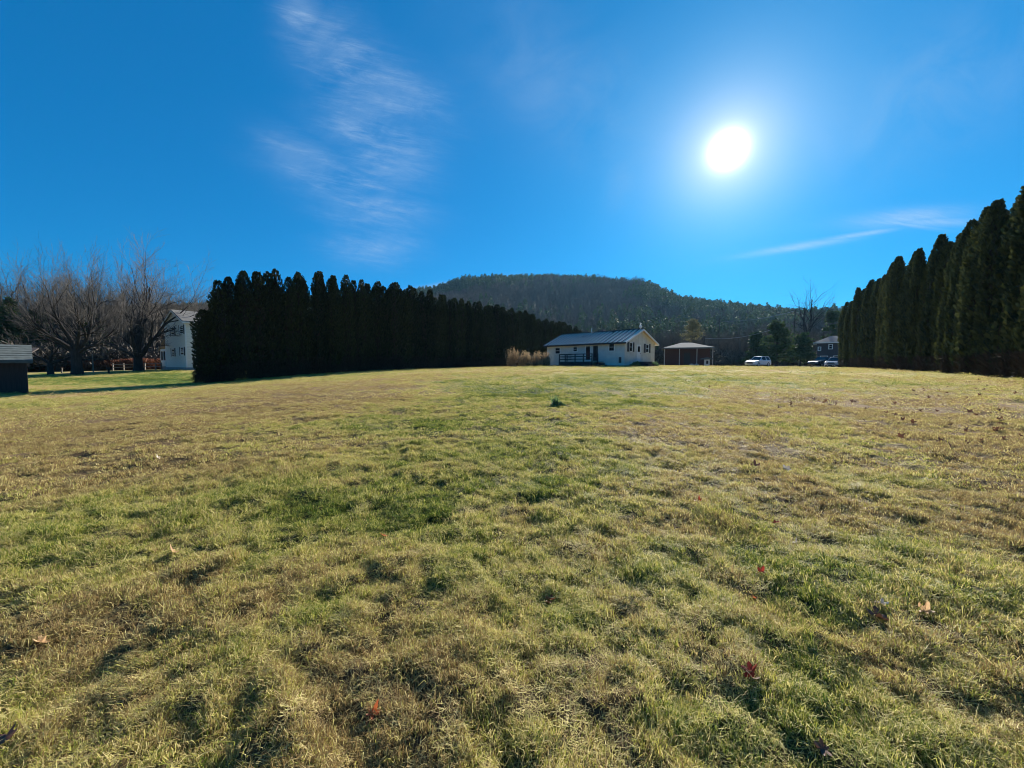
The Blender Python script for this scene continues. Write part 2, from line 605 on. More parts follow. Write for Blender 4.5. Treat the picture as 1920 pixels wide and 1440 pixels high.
def np_mesh(name, verts, faces_flat, counts, mat, bl=None, smooth=False):
    me = bpy.data.meshes.new(name)
    verts = np.asarray(verts, np.float32)
    ff = np.asarray(faces_flat, np.int32)
    me.vertices.add(len(verts))
    me.vertices.foreach_set('co', verts.ravel())
    me.loops.add(len(ff))
    me.loops.foreach_set('vertex_index', ff)
    if isinstance(counts, int):
        nf = len(ff) // counts
        starts = np.arange(nf, dtype=np.int32) * counts
    else:
        c = np.asarray(counts, np.int32)
        starts = np.concatenate([[0], np.cumsum(c)[:-1]]).astype(np.int32)
        nf = len(c)
    me.polygons.add(nf)
    me.polygons.foreach_set('loop_start', starts)
    me.update(calc_edges=True)
    if bl is not None:
        a = me.attributes.new('bl', 'FLOAT', 'POINT')
        a.data.foreach_set('value', np.asarray(bl, np.float32))
    me.materials.append(mat)
    if smooth:
        me.shade_smooth()
    return me


def link(name, me, parent=None):
    o = bpy.data.objects.new(name, me)
    COL.objects.link(o)
    if parent:
        o.parent = parent
    return o


def tag(o, label=None, cat=None, group=None, kind=None):
    if label:
        o['label'] = label
    if cat:
        o['category'] = cat
    if group:
        o['group'] = group
    if kind:
        o['kind'] = kind
    return o


def empty(name, loc, rz=0.0):
    o = bpy.data.objects.new(name, None)
    COL.objects.link(o)
    o.location = loc
    o.rotation_euler = (0, 0, rz)
    o.empty_display_size = .3
    return o


def copy_tree(o, parent=None):
    c = o.copy()
    COL.objects.link(c)
    if parent:
        c.parent = parent
    for ch in list(o.children):
        copy_tree(ch, c)
    return c


def scatter(name, pts, rot, scl, idx, protos, attrs=None):
    """one object that places copies of the prototype meshes on points"""
    pc = bpy.data.collections.new(name + '_kinds')
    for i, me in enumerate(protos):
        po = bpy.data.objects.new('%s_kind_%02d' % (name, i), me)
        pc.objects.link(po)
    me = bpy.data.meshes.new(name)
    pts = np.asarray(pts, np.float32)
    me.vertices.add(len(pts))
    me.vertices.foreach_set('co', pts.ravel())
    for nm, ty, key, arr in (('rot', 'FLOAT_VECTOR', 'vector', rot), ('scl', 'FLOAT_VECTOR', 'vector', scl), ('idx', 'INT', 'value', idx)):
        a = me.attributes.new(nm, ty, 'POINT')
        a.data.foreach_set(key, np.asarray(arr, np.int32 if ty == 'INT' else np.float32).ravel())
    for nm, arr in (attrs or {}).items():
        a = me.attributes.new(nm, 'FLOAT', 'POINT')
        a.data.foreach_set('value', np.asarray(arr, np.float32))
    o = link(name, me)
    ng = bpy.data.node_groups.new(name + '_nodes', 'GeometryNodeTree')
    ng.interface.new_socket('Geometry', in_out='INPUT', socket_type='NodeSocketGeometry')
    ng.interface.new_socket('Geometry', in_out='OUTPUT', socket_type='NodeSocketGeometry')
    gi = ng.nodes.new('NodeGroupInput')
    go = ng.nodes.new('NodeGroupOutput')
    ip = ng.nodes.new('GeometryNodeInstanceOnPoints')
    ci = ng.nodes.new('GeometryNodeCollectionInfo')
    ci.inputs['Collection'].default_value = pc
    ci.inputs['Separate Children'].default_value = True
    ci.inputs['Reset Children'].default_value = True
    ip.inputs['Pick Instance'].default_value = True

    def named(nm, ty):
        n = ng.nodes.new('GeometryNodeInputNamedAttribute')
        n.data_type = ty
        n.inputs['Name'].default_value = nm
        return n.outputs['Attribute']
    L = ng.links.new
    L(gi.outputs[0], ip.inputs['Points'])
    L(ci.outputs[0], ip.inputs['Instance'])
    L(named('idx', 'INT'), ip.inputs['Instance Index'])
    L(named('rot', 'FLOAT_VECTOR'), ip.inputs['Rotation'])
    L(named('scl', 'FLOAT_VECTOR'), ip.inputs['Scale'])
    L(ip.outputs[0], go.inputs[0])
    md = o.modifiers.new('scatter', 'NODES')
    md.node_group = ng
    return o


# ------------------------------------------------------------------ ground
def build_ground():
    fr = np.arange(-64, 64.01, .2)
    bk = np.arange(66, 294.01, 2.4)
    az = np.radians(np.concatenate([fr, bk]))
    rr = [0.35]
    while rr[-1] < 60:
        rr.append(rr[-1] * 1.014 + .004)
    while rr[-1] < 1400:
        rr.append(rr[-1] * 1.08)
    rr = np.array(rr)
    A, Q = np.meshgrid(az, rr)
    x = (Q * np.sin(A)).ravel()
    y = (Q * np.cos(A)).ravel()
    z = ground_z(x, y)
    na, nr = len(az), len(rr)
    i, j = np.meshgrid(np.arange(nr - 1), np.arange(na), indexing='ij')
    j2 = (j + 1) % na
    faces = np.stack([i * na + j, i * na + j2, (i + 1) * na + j2, (i + 1) * na + j], -1).reshape(-1, 4)
    faces = faces[:, ::-1]
    verts = np.stack([x, y, z], -1)
    # centre fan
    verts = np.concatenate([verts, [[0, 0, gz(0, 0)]]])
    c = len(verts) - 1
    jj = np.arange(na)
    fan = np.stack([jj, np.full(na, c), (jj + 1) % na], -1)
    fan = fan[:, ::-1]
    flat = np.concatenate([faces.ravel(), fan.ravel()])
    counts = np.concatenate([np.full(len(faces), 4), np.full(len(fan), 3)])
    # orientation: make normals point up
    me = np_mesh('ground', verts, flat, counts, M_GROUND, smooth=True)
    if me.polygons[0].normal.z < 0:
        me.flip_normals()
    gr = me.attributes.new('gr', 'FLOAT', 'POINT')
    g = np.concatenate([greenness(x, y), [.3]])
    gr.data.foreach_set('value', g.astype(np.float32))
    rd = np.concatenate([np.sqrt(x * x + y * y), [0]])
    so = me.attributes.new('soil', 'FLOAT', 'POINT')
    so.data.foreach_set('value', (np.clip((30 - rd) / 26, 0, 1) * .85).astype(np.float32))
    o = link('ground', me)
    tag(o, kind='structure')


build_ground()

# ------------------------------------------------------------------ hills
SKYLINE = [(-200, 600), (0, 600), (300, 590), (600, 572), (720, 574), (780, 556), (850, 540), (880, 531), (930, 525), (1000, 525), (1080, 529), (1150, 531), (1200, 536), (1235, 546), (1270, 561), (1320, 571),
           (1400, 581), (1480, 588), (1560, 592), (1700, 596), (1920, 600), (2300, 606)]
_az = np.array([math.atan((p[0] - 960) / FPX) for p in SKYLINE])
_tn = np.array([(682 - p[1]) / math.hypot(FPX, p[0] - 960) for p in SKYLINE])


def hill_crest(a):
    a = (np.asarray(a) + math.pi) % (2 * math.pi) - math.pi
    t = np.interp(a, _az, _tn, left=.07, right=.06)
    Rr = 560 + 170 * np.exp(-((a - .12) / .38) ** 2)
    return t, Rr


def hill_z(x, y):
    a = np.arctan2(x, y)
    r = np.sqrt(x * x + y * y)
    t, Rr = hill_crest(a)
    top = t * Rr - 12
    s = np.clip((r - 165) / (Rr - 165), 0, 1)
    prof = .35 * s + .65 * s * s * (3 - 2 * s)
    back = np.clip((r - Rr) / 400, 0, 1)
    z = -1.5 + (top + 2.6) * prof * (1 - .5 * back) + (fbm(x * .012, y * .012, 4, 60) - .5) * 26 * s * (1 - .55 * np.clip((s - .75) / .25, 0, 1))
    return z


def build_hills():
    az = np.radians(np.arange(0, 360, .75))
    rr = np.concatenate([np.arange(160, 760, 12), np.arange(760, 1350, 60)])
    A, Q = np.meshgrid(az, rr)
    x = (Q * np.sin(A)).ravel()
    y = (Q * np.cos(A)).ravel()
    z = hill_z(x, y)
    na, nr = len(az), len(rr)
    i, j = np.meshgrid(np.arange(nr - 1), np.arange(na), indexing='ij')
    j2 = (j + 1) % na
    faces = np.stack([i * na + j, (i + 1) * na + j, (i + 1) * na + j2, i * na + j2], -1).reshape(-1, 4)
    me = np_mesh('hills', np.stack([x, y, z], -1), faces.ravel(), 4, M_HILL, smooth=True)
    if me.polygons[0].normal.z < 0:
        me.flip_normals()
    tag(link('hills', me), kind='structure')


build_hills()


# ------------------------------------------------------------------ vegetation meshes
def grass_proto(seed, n, rad, hmin, hmax, w, lean=.9):
    g = np.random.RandomState(seed)
    V, F, B = [], [], []
    for k in range(n):
        a = g.rand() * 6.283
        q = rad * math.sqrt(g.rand())
        bx, by = q * math.cos(a), q * math.sin(a)
        h = hmin + (hmax - hmin) * g.rand() ** 1.3
        a2 = a + g.randn() * .9
        ln = abs(g.randn()) * .5 * lean + .15
        dx_, dy_ = math.cos(a2) * ln * h, math.sin(a2) * ln * h
        a3 = g.rand() * 6.283
        wx, wy = math.cos(a3) * w * .5, math.sin(a3) * w * .5
        m = len(V)
        V += [(bx - wx, by - wy, -.012), (bx + wx, by + wy, -.012),
              (bx + dx_ * .45 - wx * .8, by + dy_ * .45 - wy * .8, h * .62), (bx + dx_ * .45 + wx * .8, by + dy_ * .45 + wy * .8, h * .62),
              (bx + dx_ * 1.25, by + dy_ * 1.25, h * (.98 - .25 * ln))]
        F += [(m, m + 1, m + 3, m + 2), (m + 2, m + 3, m + 4)]
        B += [g.rand()] * 5
    me = bpy.data.meshes.new('turf_tuft')
    me.from_pydata(V, [], F)
    at_ = me.attributes.new('bl', 'FLOAT', 'POINT')
    at_.data.foreach_set('value', np.array(B, np.float32))
    me.materials.append(M_GRASS)
    return me


def thatch_proto(seed, n, rad, lmin, lmax, w):
    """dead straws lying flat and crossed between the tufts"""
    g = np.random.RandomState(seed)
    V, F, B = [], [], []
    for k in range(n):
        a, q = g.rand() * 6.283, rad * math.sqrt(g.rand())
        bx, by, bz = q * math.cos(a), q * math.sin(a), .002 + .010 * g.rand()
        a2, L = g.rand() * 6.283, lmin + (lmax - lmin) * g.rand()
        dx_, dy_ = math.cos(a2) * L, math.sin(a2) * L
        wx, wy = -math.sin(a2) * w * .5, math.cos(a2) * w * .5
        rise = g.randn() * .006 + .004
        m = len(V)
        V += [(bx - wx, by - wy, bz), (bx + wx, by + wy, bz), (bx + dx_ + wx * .5, by + dy_ + wy * .5, bz + rise + .002), (bx + dx_ - wx * .5, by + dy_ - wy * .5, bz + rise + .002)]
        F += [(m, m + 1, m + 2, m + 3)]
        B += [.12 + .62 * g.rand()] * 4
    me = bpy.data.meshes.new('turf_thatch')
    me.from_pydata(V, [], F)
    at_ = me.attributes.new('bl', 'FLOAT', 'POINT')
    at_.data.foreach_set('value', np.array(B, np.float32))
    me.materials.append(M_GRASS)
    return me


THIN = [(on_ground(1050, 850), 2.6, 1.2), (on_ground(830, 925), 1.5, .7), (on_ground(1350, 890), 1.3, .6), (on_ground(1060, 1330), .5, .3), (on_ground(1250, 1240), .5, .25)]


def thin(x, y):
    o = np.zeros_like(x)
    for c, rx, ry in THIN:
        o = np.maximum(o, .55 * np.exp(-((x - c[0]) / rx) ** 2 - ((y - c[1]) / ry) ** 2))
    return o


def build_grass():
    near = [grass_proto(100 + i, 44, .046, .012, .044, .0033, 1.5) for i in range(5)]
    midp = [grass_proto(120 + i, 52, .12, .020, .055, .008, 1.5) for i in range(4)]
    farp = [grass_proto(140 + i, 44, .32, .030, .070, .026, 1.3) for i in range(4)]
    that = [thatch_proto(160 + i, 40, .07, .015, .045, .0022) for i in range(3)]
    pts, rots, scl, idx, gr = [], [], [], [], []

    def zone(r0, r1, dens, base, kinds, smin, smax, half, cf=7.5, flat=1.0):
        area = math.radians(2 * half) / 2 * (r1 * r1 - r0 * r0)
        n = int(area * dens)
        r = np.sqrt(rng.rand(n) * (r1 * r1 - r0 * r0) + r0 * r0)
        a = np.radians((rng.rand(n) * 2 - 1) * half)
        x, y = r * np.sin(a), r * np.cos(a)
        cl1 = .62 * vnoise(x * cf * 2.1, y * cf * 2.1, 4) + .38 * vnoise(x * cf, y * cf, 9)
        keep = rng.rand(n) < np.clip((cl1 - .30) / .22, .26, 1) * np.clip(1.0 - thin(x, y), .35, 1)
        x, y, r, cl1 = x[keep], y[keep], r[keep], cl1[keep]
        z = ground_z(x, y)
        g = greenness(x, y) + rng.randn(len(x)) * .10
        s = (smin + (smax - smin) * rng.rand(len(x)))
        tall = flat * (.22 + .55 * fbm(x * 3.1, y * 3.1, 2, 77) + 1.35 * np.clip(cl1 - .33, 0, .5))
        pts.append(np.stack([x, y, z], -1))
        # grass combed a little, tufts tilt with a slow swirl
        tx = (fbm(x * .8, y * .8, 2, 81) - .5) * 1.3 + rng.randn(len(x)) * .16
        ty = (fbm(x * .8, y * .8, 2, 91) - .5) * 1.3 + rng.randn(len(x)) * .16
        rots.append(np.stack([tx, ty, rng.rand(len(x)) * 6.283], -1))
        scl.append(np.stack([s, s, s * tall], -1))
        idx.append(base + rng.randint(0, kinds, len(x)))
        gr.append(g)
    zone(.5, 3.0, 1500, 0, 5, .7, 1.2, 66)
    zone(3.0, 7.0, 900, 0, 5, .9, 1.5, 62, 6.2)
    zone(7.0, 14, 190, 5, 4, .55, 1.1, 60, 3.8, .9)
    zone(14, 30, 44, 9, 4, .45, .85, 59, 1.4, .6)
    zone(30, 62, 12, 9, 4, .6, 1.1, 58, .8, .45)
    for r0, r1, dens, half in ((.5, 3.2, 240, 66), (3.2, 9.5, 130, 61)):
        n = int(math.radians(2 * half) / 2 * (r1 * r1 - r0 * r0) * dens)
        r = np.sqrt(rng.rand(n) * (r1 * r1 - r0 * r0) + r0 * r0)
        a = np.radians((rng.rand(n) * 2 - 1) * half)
        fade = rng.rand(n) < np.clip((9.5 - r) / 5.5, 0, 1)
        r, a = r[fade], a[fade]
        n = len(r)
        x, y = r * np.sin(a), r * np.cos(a)
        e = .02
        gx = (ground_z(x + e, y) - ground_z(x - e, y)) / (2 * e)
        gy = (ground_z(x, y + e) - ground_z(x, y - e)) / (2 * e)
        s = (1.0 if r0 < 2 else 1.15) * (.8 + .5 * rng.rand(n))
        pts.append(np.stack([x, y, ground_z(x, y)], -1))
        rots.append(np.stack([gy, -gx, np.zeros(n)], -1))
        scl.append(np.stack([s, s, s], -1))
        idx.append(13 + rng.randint(0, 3, n))
        gr.append(np.clip(greenness(x, y) * .8 + .12, 0, 1))
    P = np.concatenate(pts)
    o = scatter('lawn_grass', P, np.concatenate(rots), np.concatenate(scl), np.concatenate(idx), near + midp + farp + that, {'gr': np.concatenate(gr)})
    tag(o, 'short tufted winter grass, straw and green, covering the whole lawn', 'grass', kind='stuff')
    print('grass tufts', len(P))


build_grass()


class Branches:
    def __init__(s):
        s.v, s.f, s.c, s.b = [], [], [], []
        s.n = 0

    def tube(s, P, rad, sides, bl=.5):
        P = np.asarray(P)
        n = len(P)
        d = np.gradient(P, axis=0)
        d /= np.linalg.norm(d, axis=1, keepdims=True) + 1e-9
        ref = np.array([.31, .87, .21])
        u = np.cross(d, ref)
        u /= np.linalg.norm(u, axis=1, keepdims=True) + 1e-9
        w = np.cross(d, u)
        ang_ = np.arange(sides) * 2 * np.pi / sides
        ring = P[:, None, :] + (u[:, None, :] * np.cos(ang_)[None, :, None] + w[:, None, :] * np.sin(ang_)[None, :, None]) * np.asarray(rad)[:, None, None]
        s.v.append(ring.reshape(-1, 3))
        i, k = np.meshgrid(np.arange(n - 1), np.arange(sides), indexing='ij')
        k2 = (k + 1) % sides
        f = np.stack([i * sides + k, i * sides + k2, (i + 1) * sides + k2, (i + 1) * sides + k], -1).reshape(-1, 4) + s.n
        s.f.append(f)
        s.b.append(np.full(n * sides, bl))
        s.n += n * sides

    def mesh(s, name, mat):
        return np_mesh(name, np.concatenate(s.v), np.concatenate(s.f).ravel(), 4, mat, np.concatenate(s.b), smooth=True)


def grow(g, start, d0, length, r0, depth, out, spec):
    """spec[depth] = (n_seg, wander, upward, n_children, child_angle, child_len, sides, bucket, first_child)"""
    nseg, wander, up, nch, cang, clen, sides, bucket, first = spec[depth]
    P = [np.array(start, float)]
    d = np.array(d0, float)
    d /= np.linalg.norm(d)
    D = [d]
    for i in range(nseg):
        d = d + g.randn(3) * wander + np.array([0, 0, up])
        d /= np.linalg.norm(d)
        P.append(P[-1] + d * length / nseg)
        D.append(d)
    last = depth == len(spec) - 1
    t = np.linspace(0, 1, nseg + 1)
    rad = np.maximum(r0 * (1 - t * (.78 if not last else .7)), .007)
    out[bucket].tube(P, rad, sides, g.rand())
    if last:
        return
    for k in range(nch):
        q = first + (1 - first) * (k + g.rand() * .8) / nch
        q = min(q, .999)
        i = int(q * nseg)
        fr_ = q * nseg - i
        p = P[i] * (1 - fr_) + P[min(i + 1, nseg)] * fr_
        dd = D[i]
        a = g.rand() * 6.283 if depth else k * 2.4 + g.rand()
        u = np.cross(dd, [.2, .3, .93])
        u /= np.linalg.norm(u) + 1e-6
        w = np.cross(dd, u)
        side = u * math.cos(a) + w * math.sin(a)
        ca_ = cang * (.7 + .6 * g.rand())
        nd = dd * math.cos(ca_) + side * math.sin(ca_)
        rl = length * clen * (.65 + .6 * g.rand()) * (1.1 - .45 * q)
        rr_ = r0 * (1 - q * .8) * (.52 + .2 * g.rand())
        if k == nch - 1:
            nd = dd + side * .22
            rl = length * clen * .9
        grow(g, p, nd, rl, max(rr_, .011), depth + 1, out, spec)


def bare_tree(name, loc, limbs, trunk_h, trunk_r, spec, seed, label, mat_trunk=None, group=None, twig_mat=None, cat='tree', trunk_lean=(0, 0)):
    """broadleaf tree without leaves: a trunk that forks into limbs"""
    g = np.random.RandomState(seed)
    out = {'trunk': Branches(), 'branches': Branches(), 'twigs': Branches()}
    e = np.array([trunk_lean[0], trunk_lean[1], trunk_h])
    ts = np.linspace(0, 1, 7)
    P = [e * t for t in ts]
    rad = [trunk_r * (1.3 if t == 0 else 1.08 if t < .2 else 1 - .12 * t) for t in ts]
    P[0] = np.array([0, 0, -.15])
    out['trunk'].tube(P, rad, 12)
    for (lx, ly, lz, ll, lr) in limbs:
        grow(g, e * .94 - np.array([0, 0, .1 * trunk_h * g.rand()]), (lx, ly, lz), ll, lr, 0, out, spec)
    root = empty(name, loc)
    tag(root, label, cat, group)
    link('trunk', out['trunk'].mesh('trunk', mat_trunk or M_BARK_DARK), root)
    link('limbs', out['branches'].mesh('limbs', mat_trunk or M_BARK_DARK), root)
    if out['twigs'].v:
        tag(link('twigs', out['twigs'].mesh('twigs', twig_mat or M_TWIG), root), kind='stuff')
    return root


SPEC_BIG = [(10, .10, .03, 6, .58, .66, 7, 'branches', .25), (8, .12, .03, 6, .55, .62, 5, 'branches', .2), (6, .13, .03, 5, .52, .56, 4, 'branches', .2), (4, .14, .02, 3, .5, .5, 3, 'twigs', .3), (2, .12, .02, 0, 0, 0, 3, 'twigs', 0)]
SPEC_MID = [(8, .14, .035, 6, .6, .6, 6, 'branches', .22), (6, .16, .03, 5, .6, .55, 4, 'branches', .2), (4, .17, .03, 4, .55, .5, 3, 'twigs', .12), (3, .16, .03, 0, 0, 0, 3, 'twigs', 0)]


def ring_limbs(n, up, length, r, seed, tilt=1.0):
    g = random.Random(seed)
    L = []
    for k in range(n):
        a = 2 * math.pi * k / n + g.random() * .6
        t = tilt * (.75 + .5 * g.random())
        L.append((math.cos(a) * t, math.sin(a) * t, up * (.8 + .5 * g.random()), length * (.85 + .3 * g.random()), r * (.8 + .4 * g.random())))
    return L


# big spreading tree beside the shed
p = at(145, 700, 40)
bare_tree('spreading_tree', (p.x, p.y, gz(p.x, p.y)), ring_limbs(5, .95, 5.0, .19, 5, .95) + [(-.12, .1, 1, 5.3, .24), (1, .1, .42, 4.4, .18), (-1, -.1, .35, 4.2, .17)],
          2.6, .42, SPEC_BIG, 21, 'large bare spreading tree with thick dark trunk beside the dark shed', group='bare trees on the left lawn')
p = at(260, 696, 46)
bare_tree('spreading_tree', (p.x, p.y, gz(p.x, p.y)), ring_limbs(4, .95, 5.6, .18, 8, .9) + [(.30, .1, 1, 8.8, .22), (.62, .3, 1, 8.2, .22), (-.25, .1, 1, 7.2, .2), (.10, 0, 1, 8.8, .2)],
          1.6, .44, SPEC_BIG, 33, 'tall bare tree with forked pale trunk just left of the white two-storey house', group='bare trees on the left lawn')
p = at(95, 699, 41)
bare_tree('apple_tree', (p.x, p.y, gz(p.x, p.y)), [(-1, .1, .8, 3.2, .14), (.9, .1, .55, 3.4, .15), (-.2, .5, 1, 3.2, .13), (-.7, -.5, .5, 3.0, .12), (.5, -.3, .8, 2.8, .12)],
          1.3, .24, SPEC_MID, 44, 'small crooked bare fruit tree leaning between the shed and the large spreading tree', group='bare trees on the left lawn')


def arbor_mesh(seed, height, width, base, leaders, sprays=5200, mat=None, tip=.76):
    """columnar evergreen crown: leaf sprays on and inside several upright plumes"""
    g = np.random.RandomState(seed)
    V, F, B = [], [], []
    plumes = []
    for k in range(leaders):
        a = 2 * math.pi * k / max(leaders, 1) + g.rand()
        q = 0 if k == 0 else width * .24 * (.7 + .6 * g.rand())
        plumes.append((q * math.cos(a), q * math.sin(a), height * (1 if k == 0 else .84 + .13 * g.rand()), width * (.40 if k == 0 else .30), g.rand() * 10))
    ws = np.array([p_[3] * p_[2] for p_ in plumes])
    ws /= ws.sum()
    pid = g.choice(len(plumes), sprays, p=ws)
    PX = np.array([p_[0] for p_ in plumes])[pid]
    PY = np.array([p_[1] for p_ in plumes])[pid]
    PH = np.array([p_[2] for p_ in plumes])[pid]
    PW = np.array([p_[3] for p_ in plumes])[pid]
    PS = np.array([p_[4] for p_ in plumes])[pid]
    t = g.rand(sprays) ** .92
    z = base + (PH - base) * t
    prof = np.where(t < .12, .72 + t * 2.3, 1.0) * np.clip(1 - np.clip((t - tip) / (1.015 - tip), 0, 1) ** 1.7, 0.002, 1) ** .72
    az = g.rand(sprays) * 6.283
    lump = .70 + .62 * vnoise(az * 1.6 + PS, z * 1.15, seed) * (.8 + .3 * vnoise(az * 4 + PS, z * 3.5, seed + 3))
    rr_ = PW * prof * lump * (1 - .38 * g.rand(sprays) ** 2.5)
    c = np.stack([PX + rr_ * np.cos(az), PY + rr_ * np.sin(az), z], -1)
    # a spray: two crossing triangles that point up and outwards
    s = (.10 + .13 * g.rand(sprays)) * (1 - .35 * t)
    outv = np.stack([np.cos(az), np.sin(az), np.full(sprays, 1.5)], -1) + g.randn(sprays, 3) * .42
    outv /= np.linalg.norm(outv, axis=1, keepdims=True)
    rv = g.randn(sprays, 3)
    sd = np.cross(outv, rv)
    sd /= np.linalg.norm(sd, axis=1, keepdims=True)
    a0 = c - sd * (s * .42)[:, None] - outv * (s * .5)[:, None]
    a1 = c + sd * (s * .42)[:, None] - outv * (s * .5)[:, None]
    a2 = c + outv * (s * 1.15)[:, None] + sd * (s * .18)[:, None]
    a3 = c + outv * (s * .8)[:, None] - sd * (s * .42)[:, None]
    V = np.stack([a0, a1, a2, a3], 1).reshape(-1, 3)
    F = np.arange(sprays * 4)
    bl = np.repeat(np.clip(g.rand(sprays) * .8 + .2 * vnoise(az * 2, z, seed), 0, 1), 4)
    return np_mesh('crown', V, F, 4, mat or M_ARBOR, bl)


def arbor_core(seed, height, width, base):
    """the dead brown inner twigs that fill the plume"""
    g = np.random.RandomState(seed)
    V, F = [], []
    rings, seg = 16, 10
    for i in range(rings):
        t = i / (rings - 1)
        z = base + .15 + (height * .93 - base) * t
        r = width * .30 * (1 - max(0, (t - .55) / .45) ** 2 * .9) * (.6 if i == 0 else 1)
        for k in range(seg):
            a = 6.283 * k / seg
            q = r * (.8 + .4 * g.rand())
            V.append((q * math.cos(a), q * math.sin(a), z + g.randn() * .05))
    F = []
    for i in range(rings - 1):
        for k in range(seg):
            F += [i * seg + k, i * seg + (k + 1) % seg, (i + 1) * seg + (k + 1) % seg, (i + 1) * seg + k]
    return np_mesh('inner_twigs', V, F, 4, M_ARBOR_DRY, np.full(len(V), .3))


def arbor_trunk(seed, base, n, spread):
    g = np.random.RandomState(seed)
    b = Branches()
    for k in range(n):
        a = 6.283 * k / n + g.rand()
        q = spread * (.5 + g.rand())
        P = [np.array([.09 * math.cos(a), .09 * math.sin(a), -.1])]
        for t in (.25, .5, .75, 1.0, 1.5):
            P.append(np.array([q * math.cos(a) * t + g.randn() * .03, q * math.sin(a) * t + g.randn() * .03, base * t * 1.05]))
        b.tube(P, [.10, .08, .07, .06, .055, .04], 6)
    return b.mesh('trunk', M_BARK_DARK)


def arbor_low_twigs(seed, base, width):
    """bare brown shoots under the crown"""
    g = np.random.RandomState(seed)
    n = 2200
    a = g.rand(n) * 6.283
    q = width * .5 * np.sqrt(g.rand(n))
    z = g.rand(n) * (base + .6)
    c = np.stack([q * np.cos(a), q * np.sin(a), z], -1)
    d = np.stack([np.cos(a) * .5, np.sin(a) * .5, .8 + 0 * a], -1) + g.randn(n, 3) * .5
    d /= np.linalg.norm(d, axis=1, keepdims=True)
    sd = np.cross(d, g.randn(n, 3))
    sd /= np.linalg.norm(sd, axis=1, keepdims=True)
    L = (.15 + .3 * g.rand(n))[:, None]
    V = np.stack([c - sd * .022, c + sd * .022, c + d * L], 1).reshape(-1, 3)
    return np_mesh('lower_twigs', V, np.arange(n * 3), 3, M_ARBOR_DRY, np.repeat(g.rand(n), 3))


def arbor_kinds(base, widths, seed0, leaders, low_twigs=True, sprays=5200):
    kinds = []
    for i, w in enumerate(widths):
        H = 9.2
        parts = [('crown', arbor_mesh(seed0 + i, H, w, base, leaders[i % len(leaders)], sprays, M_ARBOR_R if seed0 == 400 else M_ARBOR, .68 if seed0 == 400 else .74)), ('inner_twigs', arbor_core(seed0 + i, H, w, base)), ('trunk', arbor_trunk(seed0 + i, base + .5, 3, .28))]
        if low_twigs:
            parts.append(('lower_twigs', arbor_low_twigs(seed0 + i, base, w)))
        kinds.append((parts, H))
    return kinds


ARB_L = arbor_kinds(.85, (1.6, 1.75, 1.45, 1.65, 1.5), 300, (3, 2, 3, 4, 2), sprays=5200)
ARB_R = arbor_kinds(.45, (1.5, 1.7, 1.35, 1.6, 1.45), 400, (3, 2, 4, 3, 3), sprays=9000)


def plant_arbor(kinds, k, x, y, H, wscale, rz, label, group):
    parts, H0 = kinds[k % len(kinds)]
    e = empty('arborvitae', (x, y, gz(x, y)), rz)
    e.rotation_euler = (rnd.gauss(0, .018), rnd.gauss(0, .018), rz)
    e.scale = (wscale, wscale, H / H0)
    tag(e, label, 'tree', group)
    for nm, me in parts:
        o = link(nm, me, e)
        if nm == 'lower_twigs':
            o['kind'] = 'stuff'
    return e


# left hedge row
ORD = 'first second third fourth fifth sixth seventh eighth ninth tenth eleventh twelfth thirteenth'.split()
hl = [(0, 8.7), (3.9, 9.9), (6.4, 9.9), (14, 10.0), (18, 10.0), (26.4, 9.3), (37.3, 9.1), (48.7, 8.2), (55.8, 7.5), (60, 7.2)]
t = 0.0
k = 0
while t < 58:
    H = float(np.interp(t, [a for a, b in hl], [b for a, b in hl])) + rnd.uniform(-.5, .35)
    x = -25.1 + .67 * t + rnd.uniform(-.2, .2)
    y = 33.2 + .74 * t + rnd.uniform(-.2, .2)
    if 2 <= k < 13:
        lab = '%s tall arborvitae from the near left end of the long left row' % ORD[k]
    elif k == 0:
        lab = 'tall dark arborvitae that starts the left row, right of two shorter ones'
    elif k == 1:
        lab = 'second tall arborvitae from the near end of the left row'
    elif k > 13:
        lab = 'dark columnar arborvitae toward the receding middle and far end of the left row'
    else:
        lab = 'tall dark columnar arborvitae standing within the long left row'
    plant_arbor(ARB_L, rnd.randrange(5), x, y, H, rnd.uniform(.9, 1.15), rnd.uniform(0, 6.28), lab, 'arborvitae row on the left of the lawn')
    t += rnd.uniform(.72, 1.0)
    k += 1
# the two shorter ones that open the row
for px, Y, H, lab in ((386, 32.6, 6.1, 'shorter arborvitae at the very left end of the row, in front of the white house'),
                      (405, 33.6, 6.2, 'shorter arborvitae second from the left end of the row, trunk bare at the foot')):
    q = at(px, 700, Y)
    plant_arbor(ARB_L, 1, q.x, q.y, H, 1.0, rnd.uniform(0, 6), lab, 'arborvitae row on the left of the lawn')
